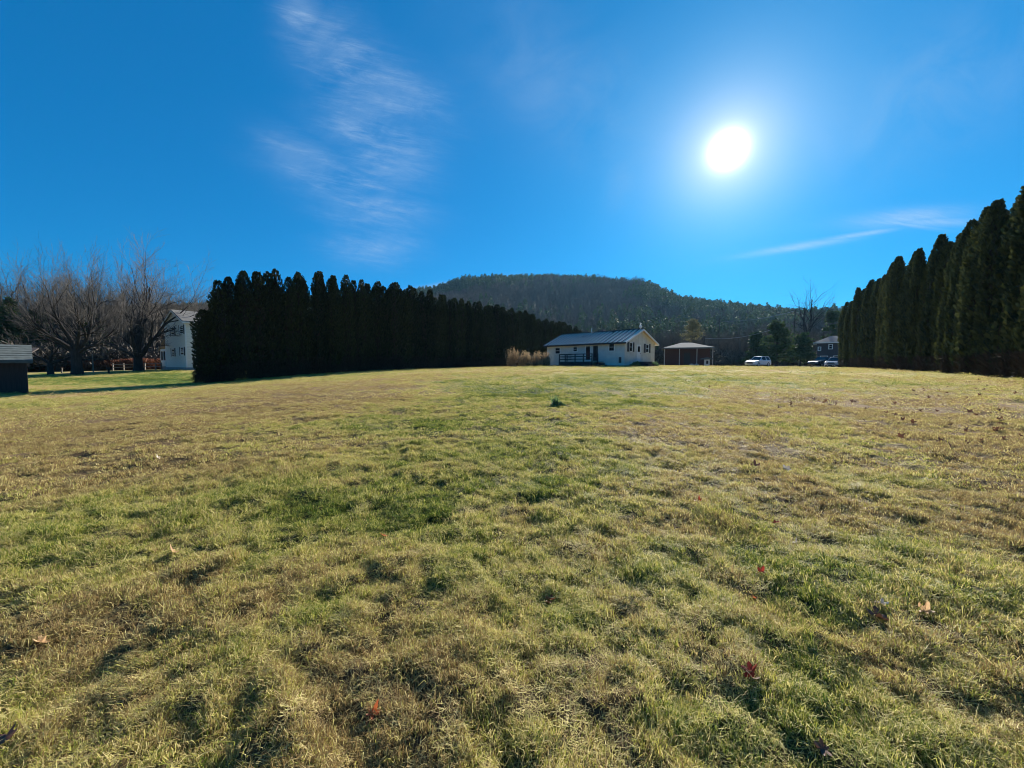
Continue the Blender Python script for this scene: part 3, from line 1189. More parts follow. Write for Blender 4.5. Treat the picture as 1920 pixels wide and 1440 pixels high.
# right hedge row
t = -4.5
k = 0
hr = [(-5, 11.0), (0, 11.2), (2.0, 10.9), (3.6, 9.9), (8, 9.6), (11.4, 9.8), (20, 9.9), (34, 9.9), (46, 9.2)]
while t < 47:
    H = float(np.interp(t, [a for a, b in hr], [b for a, b in hr])) + rnd.uniform(-.8, .45)
    off = rnd.uniform(-.32, .32)
    x = 24.6 + .534 * t + off * .846
    y = 18 + .846 * t - off * .534
    lab = 'broad dense arborvitae standing within the tall right-hand hedge'
    if 4 <= k < 12:
        lab = '%s broad arborvitae from the right picture edge in the right-hand hedge' % ORD[k - 4]
    elif k < 4:
        lab = ('tall broad arborvitae cut off by the right picture edge', 'broad arborvitae beyond the right picture edge, nearest to the lawn corner', 'broad arborvitae just outside the right picture edge', 'broad arborvitae whose tip leans in at the right picture edge')[3 - k]
    if t > 45.6:
        lab = 'last arborvitae at the far end of the right-hand hedge beside the grey house'
    plant_arbor(ARB_R, rnd.randrange(5), x, y, H, rnd.uniform(.78, 1.18), rnd.uniform(0, 6.28), lab, 'arborvitae hedge on the right of the lawn')
    t += rnd.uniform(1.2, 1.75)
    k += 1


# ------------------------------------------------------------------ woods and hillside
def conifer_mesh(seed, H, W, n, size):
    g = np.random.RandomState(seed)
    t = g.rand(n) ** .8
    z = H * (.08 + .92 * t)
    az = g.rand(n) * 6.283
    tier = .75 + .35 * np.abs(np.sin(z / H * 34 + az))
    q = W * .5 * (1 - t) ** .85 * (.35 + .65 * g.rand(n) ** .4) * tier + .05
    c = np.stack([q * np.cos(az), q * np.sin(az), z], -1)
    outv = np.stack([np.cos(az), np.sin(az), .15 + 0 * az], -1) + g.randn(n, 3) * .4
    outv /= np.linalg.norm(outv, axis=1, keepdims=True)
    sd = np.cross(outv, g.randn(n, 3))
    sd /= np.linalg.norm(sd, axis=1, keepdims=True)
    s = size * (.6 + .8 * g.rand(n)) * (1.1 - .5 * t)
    V = np.stack([c - sd * (s * .5)[:, None], c + sd * (s * .5)[:, None], c + outv * (s * 1.2)[:, None]], 1).reshape(-1, 3)
    return np_mesh('conifer', V, np.arange(n * 3), 3, M_PINE, np.repeat(g.rand(n), 3))


def far_bare_mesh(seed, H, W, mat=None, twigs=420, trunk=.16):
    """leafless tree seen from afar: trunk, limbs and a haze of fine twigs"""
    g = np.random.RandomState(seed)
    out = {'b': Branches()}
    spec = [(6, .05, .04, 13, .62, .42, 4, 'b', .28), (4, .12, .06, 6, .6, .5, 3, 'b', .2), (3, .14, .04, 4, .6, .55, 3, 'b', .1), (2, .15, .03, 0, 0, 0, 3, 'b', 0)]
    grow(g, (0, 0, -.3), (g.randn() * .05, g.randn() * .05, 1), H * .82, trunk, 0, out, spec)
    b = out['b']
    v = np.concatenate(b.v)
    v[:, :2] *= W / max(1e-3, np.abs(v[:, :2]).max() * 2)
    me = np_mesh('bare_tree', v, np.concatenate(b.f).ravel(), 4, mat or M_BARK_FAR, np.concatenate(b.b))
    return me


def hill_bare_mesh(seed, H, W, n=130):
    g = np.random.RandomState(seed)
    az = g.rand(n) * 6.283
    t = g.rand(n)
    z = H * (.25 + .75 * t)
    q = W * .5 * np.sqrt(g.rand(n)) * np.sqrt(np.clip(1 - (t * 1.5 - .55) ** 2, 0.05, 1))
    c = np.stack([q * np.cos(az), q * np.sin(az), z], -1)
    d = np.stack([np.cos(az) * .7, np.sin(az) * .7, 1 + 0 * az], -1) + g.randn(n, 3) * .45
    d /= np.linalg.norm(d, axis=1, keepdims=True)
    sd = np.cross(d, g.randn(n, 3))
    sd /= np.linalg.norm(sd, axis=1, keepdims=True)
    L = (H * .10 + H * .12 * g.rand(n))[:, None]
    V = np.stack([c - sd * .10, c + sd * .10, c + d * L], 1).reshape(-1, 3)
    tr = np.array([[-.16, 0, 0], [.16, 0, 0], [0, 0, H * .8], [0, -.16, 0], [0, .16, 0], [0, 0, H * .8]])
    V = np.concatenate([V, tr])
    return np_mesh('bare_tree', V, np.arange(len(V)), 3, M_BARK_FAR, np.concatenate([np.repeat(g.rand(n), 3), np.full(6, .9)]))


def build_hill_forest():
    protos = [conifer_mesh(500 + i, 15, 6.5 + i, 170, 1.5) for i in range(3)] + [hill_bare_mesh(520 + i, 14, 9, 150) for i in range(4)]
    n = 21000
    a = np.radians((rng.rand(n) * 2 - 1) * 63)
    u = rng.rand(n)
    t_, Rr = hill_crest(a)
    r = 175 + (Rr + 55 - 175) * u ** .62
    x, y = r * np.sin(a), r * np.cos(a)
    z = hill_z(x, y)
    crest = np.clip((r - Rr * .62) / (Rr * .3), 0, 1)
    con = fbm(x * .008, y * .008, 3, 55) + .25 * crest + .16 * np.exp(-((a + .0) / .25) ** 2) * crest
    isc = con + rng.randn(n) * .09 > .535
    idx = np.where(isc, rng.randint(0, 3, n), rng.randint(3, 7, n))
    s = (.65 + .55 * rng.rand(n)) * np.where(isc, 1.0, .95)
    keep = z > -.5
    P = np.stack([x, y, z - .4], -1)[keep]
    o = scatter('hillside_forest', P, np.stack([rng.randn(n) * .04, rng.randn(n) * .04, rng.rand(n) * 6.28], -1)[keep],
                np.stack([s, s, s * (.85 + .3 * rng.rand(n))], -1)[keep], idx[keep], protos)
    tag(o, 'mixed forest of dark conifers and bare grey trees covering the hill', 'forest', kind='stuff')


build_hill_forest()


def build_woods():
    protos = [far_bare_mesh(600 + i, 13, 6.5 + (i % 3), trunk=.15 + .03 * (i % 3)) for i in range(6)] + [conifer_mesh(630 + i, 11, 5.5, 900, .62) for i in range(2)]
    n = 3800
    a = np.radians((rng.rand(n) * 2 - 1) * 62)
    px = 960 + FPX * np.tan(a)
    rmin = np.interp(px, [-400, 300, 460, 800, 1150, 1300, 1480, 1900, 2300], [84, 84, 92, 110, 92, 100, 118, 126, 120])
    r = rmin + (195 - rmin) * rng.rand(n) ** 1.2
    x, y = r * np.sin(a), r * np.cos(a)
    z = np.maximum(terrain(x, y), hill_z(x, y)) - .1
    con = fbm(x * .03, y * .03, 2, 66) + rng.randn(n) * .05
    isc = con > .66
    idx = np.where(isc, rng.randint(6, 8, n), rng.randint(0, 6, n))
    s = .70 + .45 * rng.rand(n)
    s *= np.where(isc, .7, 1.0)
    s *= np.interp(px, [-400, 200, 420, 700, 1000, 1300, 1600, 2300], [1.2, 1.2, 1.0, .8, .62, .72, .78, .9])
    o = scatter('woodland', np.stack([x, y, z], -1), np.stack([rng.randn(n) * .05, rng.randn(n) * .05, rng.rand(n) * 6.28], -1), np.stack([s, s, s], -1), idx, protos)
    tag(o, 'bare winter woodland of thin grey trunks behind the houses and lawn', 'woods', kind='stuff')
    # undergrowth at the foot of the woods
    un = [hill_bare_mesh(650 + i, 2.4, 3.2, 170) for i in range(3)]
    n = 2600
    a = np.radians((rng.rand(n) * 2 - 1) * 62)
    px = 960 + FPX * np.tan(a)
    rmin = np.interp(px, [-400, 300, 460, 800, 1150, 1300, 1480, 1900, 2300], [80, 80, 90, 108, 84, 90, 112, 122, 118])
    r = rmin + 45 * rng.rand(n)
    x, y = r * np.sin(a), r * np.cos(a)
    s = .7 + .9 * rng.rand(n)
    o = scatter('undergrowth', np.stack([x, y, terrain(x, y) - .1], -1), np.stack([0 * a, 0 * a, rng.rand(n) * 6.28], -1), np.stack([s, s, s], -1), rng.randint(0, 3, n), un)
    tag(o, 'tangled grey brush along the foot of the woods', 'undergrowth', kind='stuff')
    # red brown brush band on the far left
    br = []
    for i in range(3):
        me = hill_bare_mesh(670 + i, 1.2, 1.7, 260)
        me.materials.clear()
        me.materials.append(M_BRAMBLE)
        br.append(me)
    n = 2600
    px = rng.rand(n) * 640 - 260
    Y = 54 + rng.rand(n) * 15
    x = (px - 960) / FPX * Y
    s = .7 + .6 * rng.rand(n)
    keep = np.hypot(x + 42, Y - 52) > 9.5
    P = np.stack([x, Y, terrain(x, Y) - .05], -1)[keep]
    S = np.stack([s, s, s * 1.0], -1)[keep]
    m = len(P)
    o = scatter('red_brush', P, np.stack([np.zeros(m), np.zeros(m), rng.rand(m) * 6.28], -1), S, rng.randint(0, 3, m), br)
    tag(o, 'low band of red brown brush beyond the bare trees on the left', 'brush', kind='stuff')


build_woods()


def far_tree(name, px, py_base, Y, me_parts, label, cat='tree', scale=1.0, rz=0, group=None):
    q = at(px, py_base, Y)
    e = empty(name, (q.x, q.y, float(terrain(q.x, q.y))), rz)
    e.scale = (scale,) * 3
    tag(e, label, cat, group)
    for nm, me in me_parts:
        link(nm, me, e)
    return e


def trunk_only(seed, H, r, mat=None):
    b = Branches()
    b.tube([np.array([0, 0, -.2]), np.array([.05, 0, H * .3]), np.array([-.05, .05, H * .65]), np.array([0, 0, H])], [r, r * .8, r * .5, r * .2], 7)
    return b.mesh('trunk', mat or M_BARK_DARK)


# single trees behind the buildings
def pine_crown(seed, H, W, base, n=4200, size=.42, mat=None):
    g = np.random.RandomState(seed)
    V = []
    B = []
    nb = 60
    for k in range(nb):
        t_ = g.rand()
        z0 = base + (H - base) * t_
        L = W * .5 * (1 - t_ * .8) * (.6 + .5 * g.rand())
        a = g.rand() * 6.283
        m = n // nb
        u = g.rand(m) ** .6
        c = np.stack([u * L * math.cos(a), u * L * math.sin(a), z0 + u * L * .18 + 0 * u], -1) + g.randn(m, 3) * np.array([.32, .32, .16])
        d = g.randn(m, 3) + np.array([math.cos(a), math.sin(a), .6])
        d /= np.linalg.norm(d, axis=1, keepdims=True)
        sd = np.cross(d, g.randn(m, 3))
        sd /= np.linalg.norm(sd, axis=1, keepdims=True)
        s = (size * (.5 + g.rand(m)))[:, None]
        V.append(np.stack([c - sd * s * .4, c + sd * s * .4, c + d * s], 1).reshape(-1, 3))
        B.append(np.repeat(g.rand(m) * .6 + g.rand() * .4, 3))
    V = np.concatenate(V)
    return np_mesh('crown', V, np.arange(len(V)), 3, mat or M_PINE, np.concatenate(B))


far_tree('pine_tree', 1456, 686, 76, [('trunk', trunk_only(1, 7, .22)), ('crown', pine_crown(701, 8.6, 8.5, .8))], 'bushy green pine behind the white car, tallest of the three pines', group='pines beyond the driveway')
far_tree('pine_tree', 1500, 686, 80, [('trunk', trunk_only(1, 5, .2)), ('crown', pine_crown(702, 6.4, 7.5, .5))], 'lower green pine to the left of the grey house', group='pines beyond the driveway')
far_tree('pine_tree', 1418, 686, 84, [('trunk', trunk_only(1, 5, .2)), ('crown', pine_crown(703, 7.0, 6.0, .5))], 'narrow pine directly above the bonnet of the white car', group='pines beyond the driveway')
far_tree('budding_tree', 1297, 686, 82, [('trunk', trunk_only(3, 6, .16, M_BARK)), ('crown', pine_crown(704, 9.6, 5.2, 5.2, 1500, .30, M_OLIVE)), ('limbs', far_bare_mesh(705, 9.0, 4.0, M_BARK_FAR))], 'pale yellowish tree with thin foliage rising behind the brick building')
far_tree('hedgerow_tree', 1558, 686, 96, [('trunk', trunk_only(3, 8, .25, M_BARK)), ('crown', pine_crown(706, 13.0, 7, 2.0, 3600, .5))], 'dark evergreen just left of the far end of the right-hand hedge')
q = at(1512, 686, 98)
bare_tree('bare_roadside_tree', (q.x, q.y, float(terrain(q.x, q.y))), ring_limbs(5, 1.6, 8.2, .26, 12, .6) + [(.05, 0, 1, 9.4, .3)], 8.5, .34, SPEC_MID, 51, 'tall bare tree rising above the ridge left of the grey house', group='bare trees against the sky')
q = at(1660, 600, 62)
bare_tree('bare_roadside_tree', (q.x + 5, q.y, float(terrain(q.x, q.y))), ring_limbs(4, 1.3, 3.4, .14, 14, .7), 8.6, .24, SPEC_MID, 52, 'bare twiggy treetop showing over the right-hand hedge', group='bare trees against the sky')
for i, (px, Y, lz, lab) in enumerate(((20, 72, 5.6, 'bare tree at the left edge above the shed roof'), (70, 78, 4.2, 'bare tree behind the large spreading tree, to its left'), (205, 66, 4.2, 'bare tree seen between the two large spreading trees'),
                                      (330, 74, 5.6, 'bare tree rising behind the white two-storey house'), (385, 80, 5.0, 'bare tree between the white house and the dark arborvitae row'))):
    q = at(px, 690, Y)
    bare_tree('woodland_tree', (q.x, q.y, float(terrain(q.x, q.y))), ring_limbs(5, 1.2, lz, .15, 30 + i, .75), 3.6, .24, SPEC_MID, 80 + i, lab, M_BARK, 'bare trees at the edge of the woods')
for i, (px, Y, H, lab) in enumerate(((352, 86, 12.5, 'dark conifer behind the white house roof'), (396, 88, 11.5, 'dark conifer just left of the tall arborvitae row'), (185, 90, 10, 'dark conifer in the woods behind the spreading trees'))):
    far_tree('spruce_tree', px, 690, Y, [('trunk', trunk_only(1, 7, .2)), ('crown', pine_crown(720 + i, H, 6, 1.5, 2600, .5))], lab, group='dark conifers in the left woods')


# ------------------------------------------------------------------ shrubs, sprout
def shrub_mesh(seed, W, H, mat, n=2600, size=.09):
    g = np.random.RandomState(seed)
    az = g.rand(n) * 6.283
    e = g.rand(n)
    q = np.sqrt(g.rand(n)) * W * .5 * (.75 + .25 * np.sin(az * 3 + seed))
    z = H * (1 - (q / (W * .5)) ** 2 * .55) * (.25 + .75 * e) * (.45 + .95 * vnoise(q * 5 + seed, az * 2.4, 3))
    c = np.stack([q * np.cos(az), q * np.sin(az), z], -1)
    d = g.randn(n, 3) + np.array([0, 0, .6])
    d /= np.linalg.norm(d, axis=1, keepdims=True)
    sd = np.cross(d, g.randn(n, 3))
    sd /= np.linalg.norm(sd, axis=1, keepdims=True)
    s = (size * (.6 + .8 * g.rand(n)))[:, None]
    V = np.stack([c - sd * s * .45, c + sd * s * .45, c + d * s], 1).reshape(-1, 3)
    return np_mesh('leaves', V, np.arange(n * 3), 3, mat, np.repeat(np.clip(g.rand(n) * .6 + e * .35, 0, 1), 3))


def shrub_stems(seed, W, H, n=60, mat=None):
    g = np.random.RandomState(seed)
    b = Branches()
    for k in range(n):
        a = g.rand() * 6.283
        q = W * .5 * math.sqrt(g.rand())
        top = np.array([q * math.cos(a), q * math.sin(a), H * (.7 + .4 * g.rand())])
        base_ = np.array([q * .45 * math.cos(a), q * .45 * math.sin(a), -.05])
        mid_ = base_ * .45 + top * .55 + g.randn(3) * .08
        b.tube([base_, mid_, top], [.018, .012, .005], 3, g.rand())
    return b.mesh('stems', mat or M_BARK_FAR)


for i, (px, W, H, lab) in enumerate(((962, 2.0, 1.95, 'leftmost dry golden shrub of the clump beside the cream house, the tallest'), (985, 1.9, 1.6, 'second dry shrub from the left in the clump beside the cream house'),
                                     (1006, 1.9, 1.6, 'third dry shrub in the clump beside the cream house'), (1022, 1.7, 1.55, 'dry shrub nearest to the corner of the cream house'))):
    q = at(px, 686, 47 + i * .5)
    e = empty('dry_shrub', (q.x, q.y, gz(q.x, q.y)))
    tag(e, lab, 'shrub', 'dry shrubs beside the cream house')
    link('leaves', shrub_mesh(800 + i, W * 1.1, H, M_BUSH), e)
    link('stems', shrub_stems(810 + i, W, H), e)

# sprouting stump on the lawn
sx, sy = on_ground(1042, 761)
print('sprout at', sx, sy)
sz = gz(sx, sy)
sprout = empty('sprouting_stump', (sx, sy, sz))
tag(sprout, 'dark spiky sprout with a pale curled leaf alone in the middle of the lawn', 'plant')
k_ = sy / 12.0
V, F, B = [], [], []
g = np.random.RandomState(5)
for i in range(26):
    a = g.rand() * 6.283
    h = (.16 + .24 * g.rand()) * k_
    bx, by = -.02 * k_ + g.randn() * .03, g.randn() * .03
    lx, ly = math.cos(a) * h * (.12 + .35 * g.rand()), math.sin(a) * h * .3
    w = .016 * k_
    m = len(V)
    V += [(bx - w, by, -.02), (bx + w, by, -.02), (bx + lx * .5 + w, by + ly * .5, h * .6), (bx + lx * .5 - w, by + ly * .5, h * .6), (bx + lx, by + ly, h)]
    F += [(m, m + 1, m + 2, m + 3), (m + 3, m + 2, m + 4)]
    B += [g.rand()] * 5
me = bpy.data.meshes.new('shoots')
me.from_pydata(V, [], F)
a_ = me.attributes.new('bl', 'FLOAT', 'POINT')
a_.data.foreach_set('value', np.array(B, np.float32))
me.materials.append(M_SPROUT)
link('shoot', me, sprout)
mound = link('leaves', shrub_mesh(830, .36 * k_, .13 * k_, M_SPROUT, 600, .035), sprout)
mound.location = (.10 * k_, 0, 0)
mound.scale = (1.25, .8, 1)
pb = MB()
prev = None
for i in range(7):
    t_ = i / 6
    x_ = -(.02 + .16 * (1 - t_) ** 1.6) * k_
    z_ = .30 * t_ * k_
    w = .045 * k_ * math.sin(math.pi * (t_ * .85 + .1))
    pb.v += [(x_ - w * .5, -.05, z_), (x_ + w * .5, -.02, z_ - w * .2)]
    if i:
        n_ = len(pb.v)
        pb.f.append((n_ - 4, n_ - 3, n_ - 1, n_ - 2))
M_DRYLEAF = paint('dry_curled_leaf', (.42, .44, .40), .7, .2, 10)
pb.build('curled_leaf', M_DRYLEAF, sprout)


# ------------------------------------------------------------------ buildings
class Wall:
    """a vertical wall plane in world space, to place openings by what the photograph shows"""

    def __init__(s, origin, direction):
        s.o = Vector(origin)
        s.d = Vector((direction[0], direction[1])).normalized()

    def hit(s, px, py):
        a, y, z = ray(px, py)
        # o + d*t = (a,y)*k
        det = s.d.x * (-y) - s.d.y * (-a)
        bx, by = -s.o.x, -s.o.y
        t = (bx * (-y) - by * (-a)) / det
        k = (s.o.y + s.d.y * t) / y
        return t, CAM_Z + z * k


def window(parent, axis_len, axis, side, t0, t1, z0, z1, shutters=0, mull=True, mat_pane=None, frame=.07, name='window', base=0.0):
    """window on a local wall; axis 'x': wall runs along local x at local y = base, outside towards side (-1/+1 in y); axis 'y' likewise"""
    def B(mb, a0, a1, zz0, zz1, d0, d1):
        lo, hi = sorted((base + side * d0, base + side * d1))
        if axis == 'x':
            mb.box(a0, a1, lo, hi, zz0, zz1)
        else:
            mb.box(lo, hi, a0, a1, zz0, zz1)
    fr = MB()
    B(fr, t0, t1, z0, z0 + frame, -.02, .06)
    B(fr, t0, t1, z1 - frame, z1, -.02, .06)
    B(fr, t0, t0 + frame, z0 + frame, z1 - frame, -.02, .06)
    B(fr, t1 - frame, t1, z0 + frame, z1 - frame, -.02, .06)
    if mull:
        zm = (z0 + z1) / 2
        B(fr, t0 + frame, t1 - frame, zm - .025, zm + .025, -.02, .045)
    f = fr.build(name, M_TRIM, parent)
    pn = MB()
    B(pn, t0 + frame, t1 - frame, z0 + frame, z1 - frame, -.01, .02)
    pn.build('pane', mat_pane or M_GLASS, f)
    if shutters:
        for s0, s1 in ((t0 - shutters, t0 - .01), (t1 + .01, t1 + shutters)):
            sh = MB()
            B(sh, s0, s1, z0, z1, -.01, .05)
            sh.build('shutter', M_SHUTTER, parent)
    return f


# --- cream ranch house with metal roof
TH = R(47)
cx, cy = 13.0, 44.5
L1, W1 = 11.95, 7.2
ZB = 1.22
house = empty('ranch_house', (cx, cy, ZB), math.pi - TH)   # local +x runs along the long wall (away, to the left)
tag(house, 'long cream single-storey house with a ribbed grey metal roof and dark deck', 'house')
# local frame: x along long wall (dir -cos, +sin); the gable wall runs along local -y
dl = Vector((-math.cos(TH), math.sin(TH)))
dg = Vector((math.sin(TH), math.cos(TH)))
WH = 2.98            # wall height above ground
RISE = 1.55
OH = .38
# body: walls with gable
wb = MB()
wb.prism([(0, -.3), (-W1, -.3), (-W1, WH), (-W1 / 2, WH + RISE * .97), (0, WH)], 'x', 0, L1)
wb.build('wall', M_CREAM, house)
fb = MB().box(-.04, L1 + .04, -W1 - .04, .04, -.4, .22)
fb.build('foundation', M_CONC, house)
for k in range(10):
    x_ = .02 + k * (L1 - .04) / 9
    MB().box(x_ - .02, x_ + .02, .0, .018, .22, WH - .02).build('batten', M_CREAM, house)
for k in range(1, 7):
    y_ = -k * W1 / 7
    top = WH + RISE * .97 * (1 - abs(y_ + W1 / 2) / (W1 / 2)) - .06
    MB().box(-.018, 0, y_ - .02, y_ + .02, .22, top).build('batten', M_CREAM, house)
# roof: two slopes of standing-seam panels
half = W1 / 2
n_pan = 20
x0r, x1r = -OH, L1 + OH
pw = (x1r - x0r) / n_pan
slope = RISE / half
ye = OH


def roof_strip(x0, x1, side, th0, th1, extra=0.0):
    """a strip on the slope (side +1 front, -1 back)"""
    mb = MB()
    zr = WH + RISE + .06
    if side > 0:
        y_e, z_e = ye, WH + .06 - slope * OH
    else:
        y_e, z_e = -W1 - ye, WH + .06 - slope * OH
    y_r = -half
    pts = [(y_e, z_e + th0), (y_r, zr + th0), (y_r, zr + th1), (y_e, z_e + th1)]
    mb.prism(pts, 'x', x0, x1)
    return mb


for side in (1, -1):
    pan_me = roof_strip(0, pw - .15, side, -.05, 0).mesh('roof_panel', M_METALROOF)
    seam_me = roof_strip(0, .145, side, -.045, .06).mesh('roof_seam', M_SEAM)  # wide strip carries the painted shadow stripe beside each rib
    for k in range(n_pan):
        o = link('roof_panel', pan_me, house)
        o.location.x = x0r + k * pw
        o = link('roof_seam', seam_me, house)
        o.location.x = x0r + (k + 1) * pw - .147
MB().box(x0r, x1r, -half - .12, -half + .12, WH + RISE + .06, WH + RISE + .13).build('ridge_cap', M_SEAM, house)
# fascia and rake boards
zf = WH + .06 - slope * OH
MB().box(x0r, x1r, ye + .003, ye + .05, zf - .20, zf - .01).build('fascia', M_SHUTTER, house)
MB().box(x0r, x1r, -W1 - ye - .05, -W1 - ye - .003, zf - .20, zf - .01).build('fascia', M_TRIM, house)
for sgn in (1, -1):
    for xx in (x0r - .04, x1r + .003):
        mb = MB()
        y_e = ye if sgn > 0 else -W1 - ye
        mb.prism([(y_e, zf - .20), (-half, WH + RISE - .14), (-half, WH + RISE + .05), (y_e, zf + .0)], 'x', xx, xx + .037)
        mb.build('rake_board', M_TRIM, house)
# openings on the long wall (wall A) and gable wall (wall B)
WA = Wall((cx, cy, 0), dl)
WBb = Wall((cx, cy, 0), dg)


def zx(v):
    return 920 + v / 5.647


def zy(v):
    return 580 + v / 5.647


def openA(x0, x1, y0, y1):
    t1, za = WA.hit(zx(x0), zy(y1))
    t0, zb = WA.hit(zx(x1), zy(y0))
    return min(t0, t1), max(t0, t1), za - ZB, zb - ZB


def openB(x0, x1, y0, y1):
    t0, za = WBb.hit(zx(x0), zy(y1))
    t1, zb = WBb.hit(zx(x1), zy(y0))
    return -max(t0, t1), -min(t0, t1), za - ZB, zb - ZB


print('A', openA(680, 740, 400, 475), openA(1000, 1065, 378, 545), 'B', openB(1540, 1582, 375, 550), WA.hit(1026, 650), WA.hit(1171, 639), WBb.hit(1226, 645))
for q in ((682, 740, 402, 476), (872, 922, 392, 452), (1250, 1315, 352, 446)):
    t0, t1, z0, z1 = openA(*q)
    window(house, 0, 'x', 1, t0, t1, z0, z1, frame=.09)
t0, t1, z0, z1 = openA(1000, 1066, 380, 546)
dr = window(house, 0, 'x', 1, t0, t1, z0, z1, frame=.13, mull=False, name='patio_door')
t0, t1, z0, z1 = openA(1086, 1136, 384, 546)
dr = MB().box(t0, t1, -.01, .05, z0, z1).build('dark_door', M_SHUTTER, house)
MB().box(t0 + .15, t1 - .15, .05, .065, z0 + .5, z1 - .15).build('pane', M_GLASS, dr)
t0, t1, z0, z1 = openA(1357, 1384, 505, 566)
MB().box(t0, t1, -.01, .04, z0, z1).build('crawl_space_hatch', M_SHUTTER, house)
t0, t1, z0, z1 = openB(1466, 1500, 350, 448)
window(house, 0, 'y', -1, t0, t1, z0, z1, shutters=.42, frame=.08, base=0)
t0, t1, z0, z1 = openB(1638, 1672, 368, 460)
window(house, 0, 'y', -1, t0, t1, z0, z1, shutters=.42, frame=.08, base=0)
t0, t1, z0, z1 = openB(1543, 1585, 376, 552)
dr = MB().box(-.05, .01, t0, t1, z0, z1).build('front_door', M_TRIM, house)
MB().box(-.065, -.05, t0 + .2, t1 - .2, z0 + 1.15, z1 - .2).build('pane', M_GLASS, dr)
MB().box(-.10, -.05, t0 + .10, t0 + .16, z0 + .95, z0 + 1.02).build('handle', M_DARK, dr)
ms = MB().box(-1.3, -.05, t0 - .5, t1 + .5, -.3, z0 - .02).box(-1.7, -1.3, t0 - .3, t1 + .3, -.3, (z0) * .5).build('door_step', M_DECK, house)
# small dark plants by the gable wall are separate things further down
# deck: floor, posts, rails, skirt, steps
d0, d1 = WA.hit(zx(1200), zy(560))[0], WA.hit(zx(850), zy(560))[0]
DZ = .62
deck = empty('deck', (cx, cy, ZB), math.pi - TH)
tag(deck, 'dark wooden deck with railing along the cream house, in front of the patio door', 'deck')
for k in range(14):
    y_ = .04 + k * .175
    MB().box(d0, d1, y_, y_ + .165, DZ - .04, DZ).build('floor_board', M_DECK, deck)
DY = .04 + 14 * .175
for k in range(16):
    x_ = d0 + k * (d1 - d0) / 16
    MB().box(x_ + .01, x_ + (d1 - d0) / 16 - .01, DY - .03, DY, -.3, DZ - .045).build('skirt_board', M_DECK, deck)
pm = MB().box(-.05, .05, -.05, .05, -.3, DZ + .95).mesh('rail_post', M_DECK)
px_list = [d0 + .05 + (d1 - d0 - .1) * k / 4 for k in range(5)]
for x_ in px_list:
    o = link('rail_post', pm, deck)
    o.location = (x_, DY - .09, 0)
for x_ in (d0 + .05, d1 - .05):
    o = link('rail_post', pm, deck)
    o.location = (x_, DY * .5, 0)
for zz in (.32, .62, .92):
    MB().box(d0, d1, DY - .14, DY - .142 + .04, DZ + zz - .06, DZ + zz + .05).build('rail', M_DECK, deck)
    MB().box(d1 - .12, d1 - .08, .06, DY - .16, DZ + zz - .06, DZ + zz + .05).build('rail', M_DECK, deck)
for k in range(3):
    MB().box(d0 - .3 * (k + 1), d0 - .3 * k - .01, .3, 1.6, -.3, DZ - .18 * (k + 1)).build('step', M_DECK, deck)
# things on the roof
def roof_pt(zx_, zy_):
    """point on the front slope seen at a zoomed pixel, in local coords"""
    a, y, z = ray(zx(zx_), zy(zy_))
    mi = house_mat.inverted()
    o_ = mi @ Vector((0, 0, CAM_Z))
    d_ = mi.to_3x3() @ Vector((a, y, z))
    # plane: z = WH+.06 - slope*y_local  (front slope: y from ye down to -half)
    k = (WH + .06 - slope * o_.y - o_.z) / (d_.z + slope * d_.y)
    return o_ + d_ * k


house_mat = Matrix.Translation((cx, cy, ZB)) @ Matrix.Rotation(math.pi - TH, 4, 'Z')
v = roof_pt(1070, 258)
MB().tube([(v.x, v.y, v.z - .1), (v.x, v.y, v.z + .75)], .06, 10).build('vent_pipe', M_TRIM, house)
for q in ((980, 300), (1297, 250)):
    v = roof_pt(*q)
    MB().tube([(v.x, v.y, v.z - .1), (v.x, v.y, v.z + .16)], .09, 10).box(v.x - .16, v.x + .16, v.y - .16, v.y + .16, v.z + .16, v.z + .22).build('roof_vent', M_DARK, house)
v = roof_pt(1208, 205)
MB().box(v.x - .35, v.x + .35, -half - .9, -half - .3, WH + RISE - .4, WH + RISE + .38).build('chimney', M_SHINGLE, house)
ant = MB().tube([(.1, -half, WH + RISE + .1), (.1, -half, WH + RISE + .85)], .025, 6)
ant.tube([(.1, -half - .35, WH + RISE + .75), (.1, -half + .35, WH + RISE + .8)], .018, 6)
ant.build('antenna_mast', M_TRIM, house)
dm = MB()
for i in range(5):
    pass
bpy_mesh = bpy.data.meshes.new('satellite_dish')
import bmesh
bm = bmesh.new()
bmesh.ops.create_uvsphere(bm, u_segments=14, v_segments=8, radius=.26)
for vv in bm.verts:
    vv.co.x *= .35
bm.to_mesh(bpy_mesh)
bm.free()
bpy_mesh.materials.append(M_TRIM)
dish = link('satellite_dish', bpy_mesh, house)
dish.location = (-.1, -half + .25, WH + RISE + .32)

# low dark shrubs at the gable foot
for i, (px, lab) in enumerate(((1180, 'low dark shrub at the near corner of the cream house'), (1215, 'low dark shrub under the right gable window of the cream house'))):
    t_, _ = WBb.hit(px, 684)
    x_, y_ = cx + dg.x * t_ + .1 - dl.x * .7, cy + dg.y * t_ - dl.y * .7
    e = empty('low_shrub', (x_, y_, gz(x_, y_)))
    tag(e, lab, 'shrub')
    link('leaves', shrub_mesh(840 + i, 1.5, .5, M_SPROUT, 1400, .07), e)
    link('stems', shrub_stems(850 + i, 1.2, .4, 20), e)

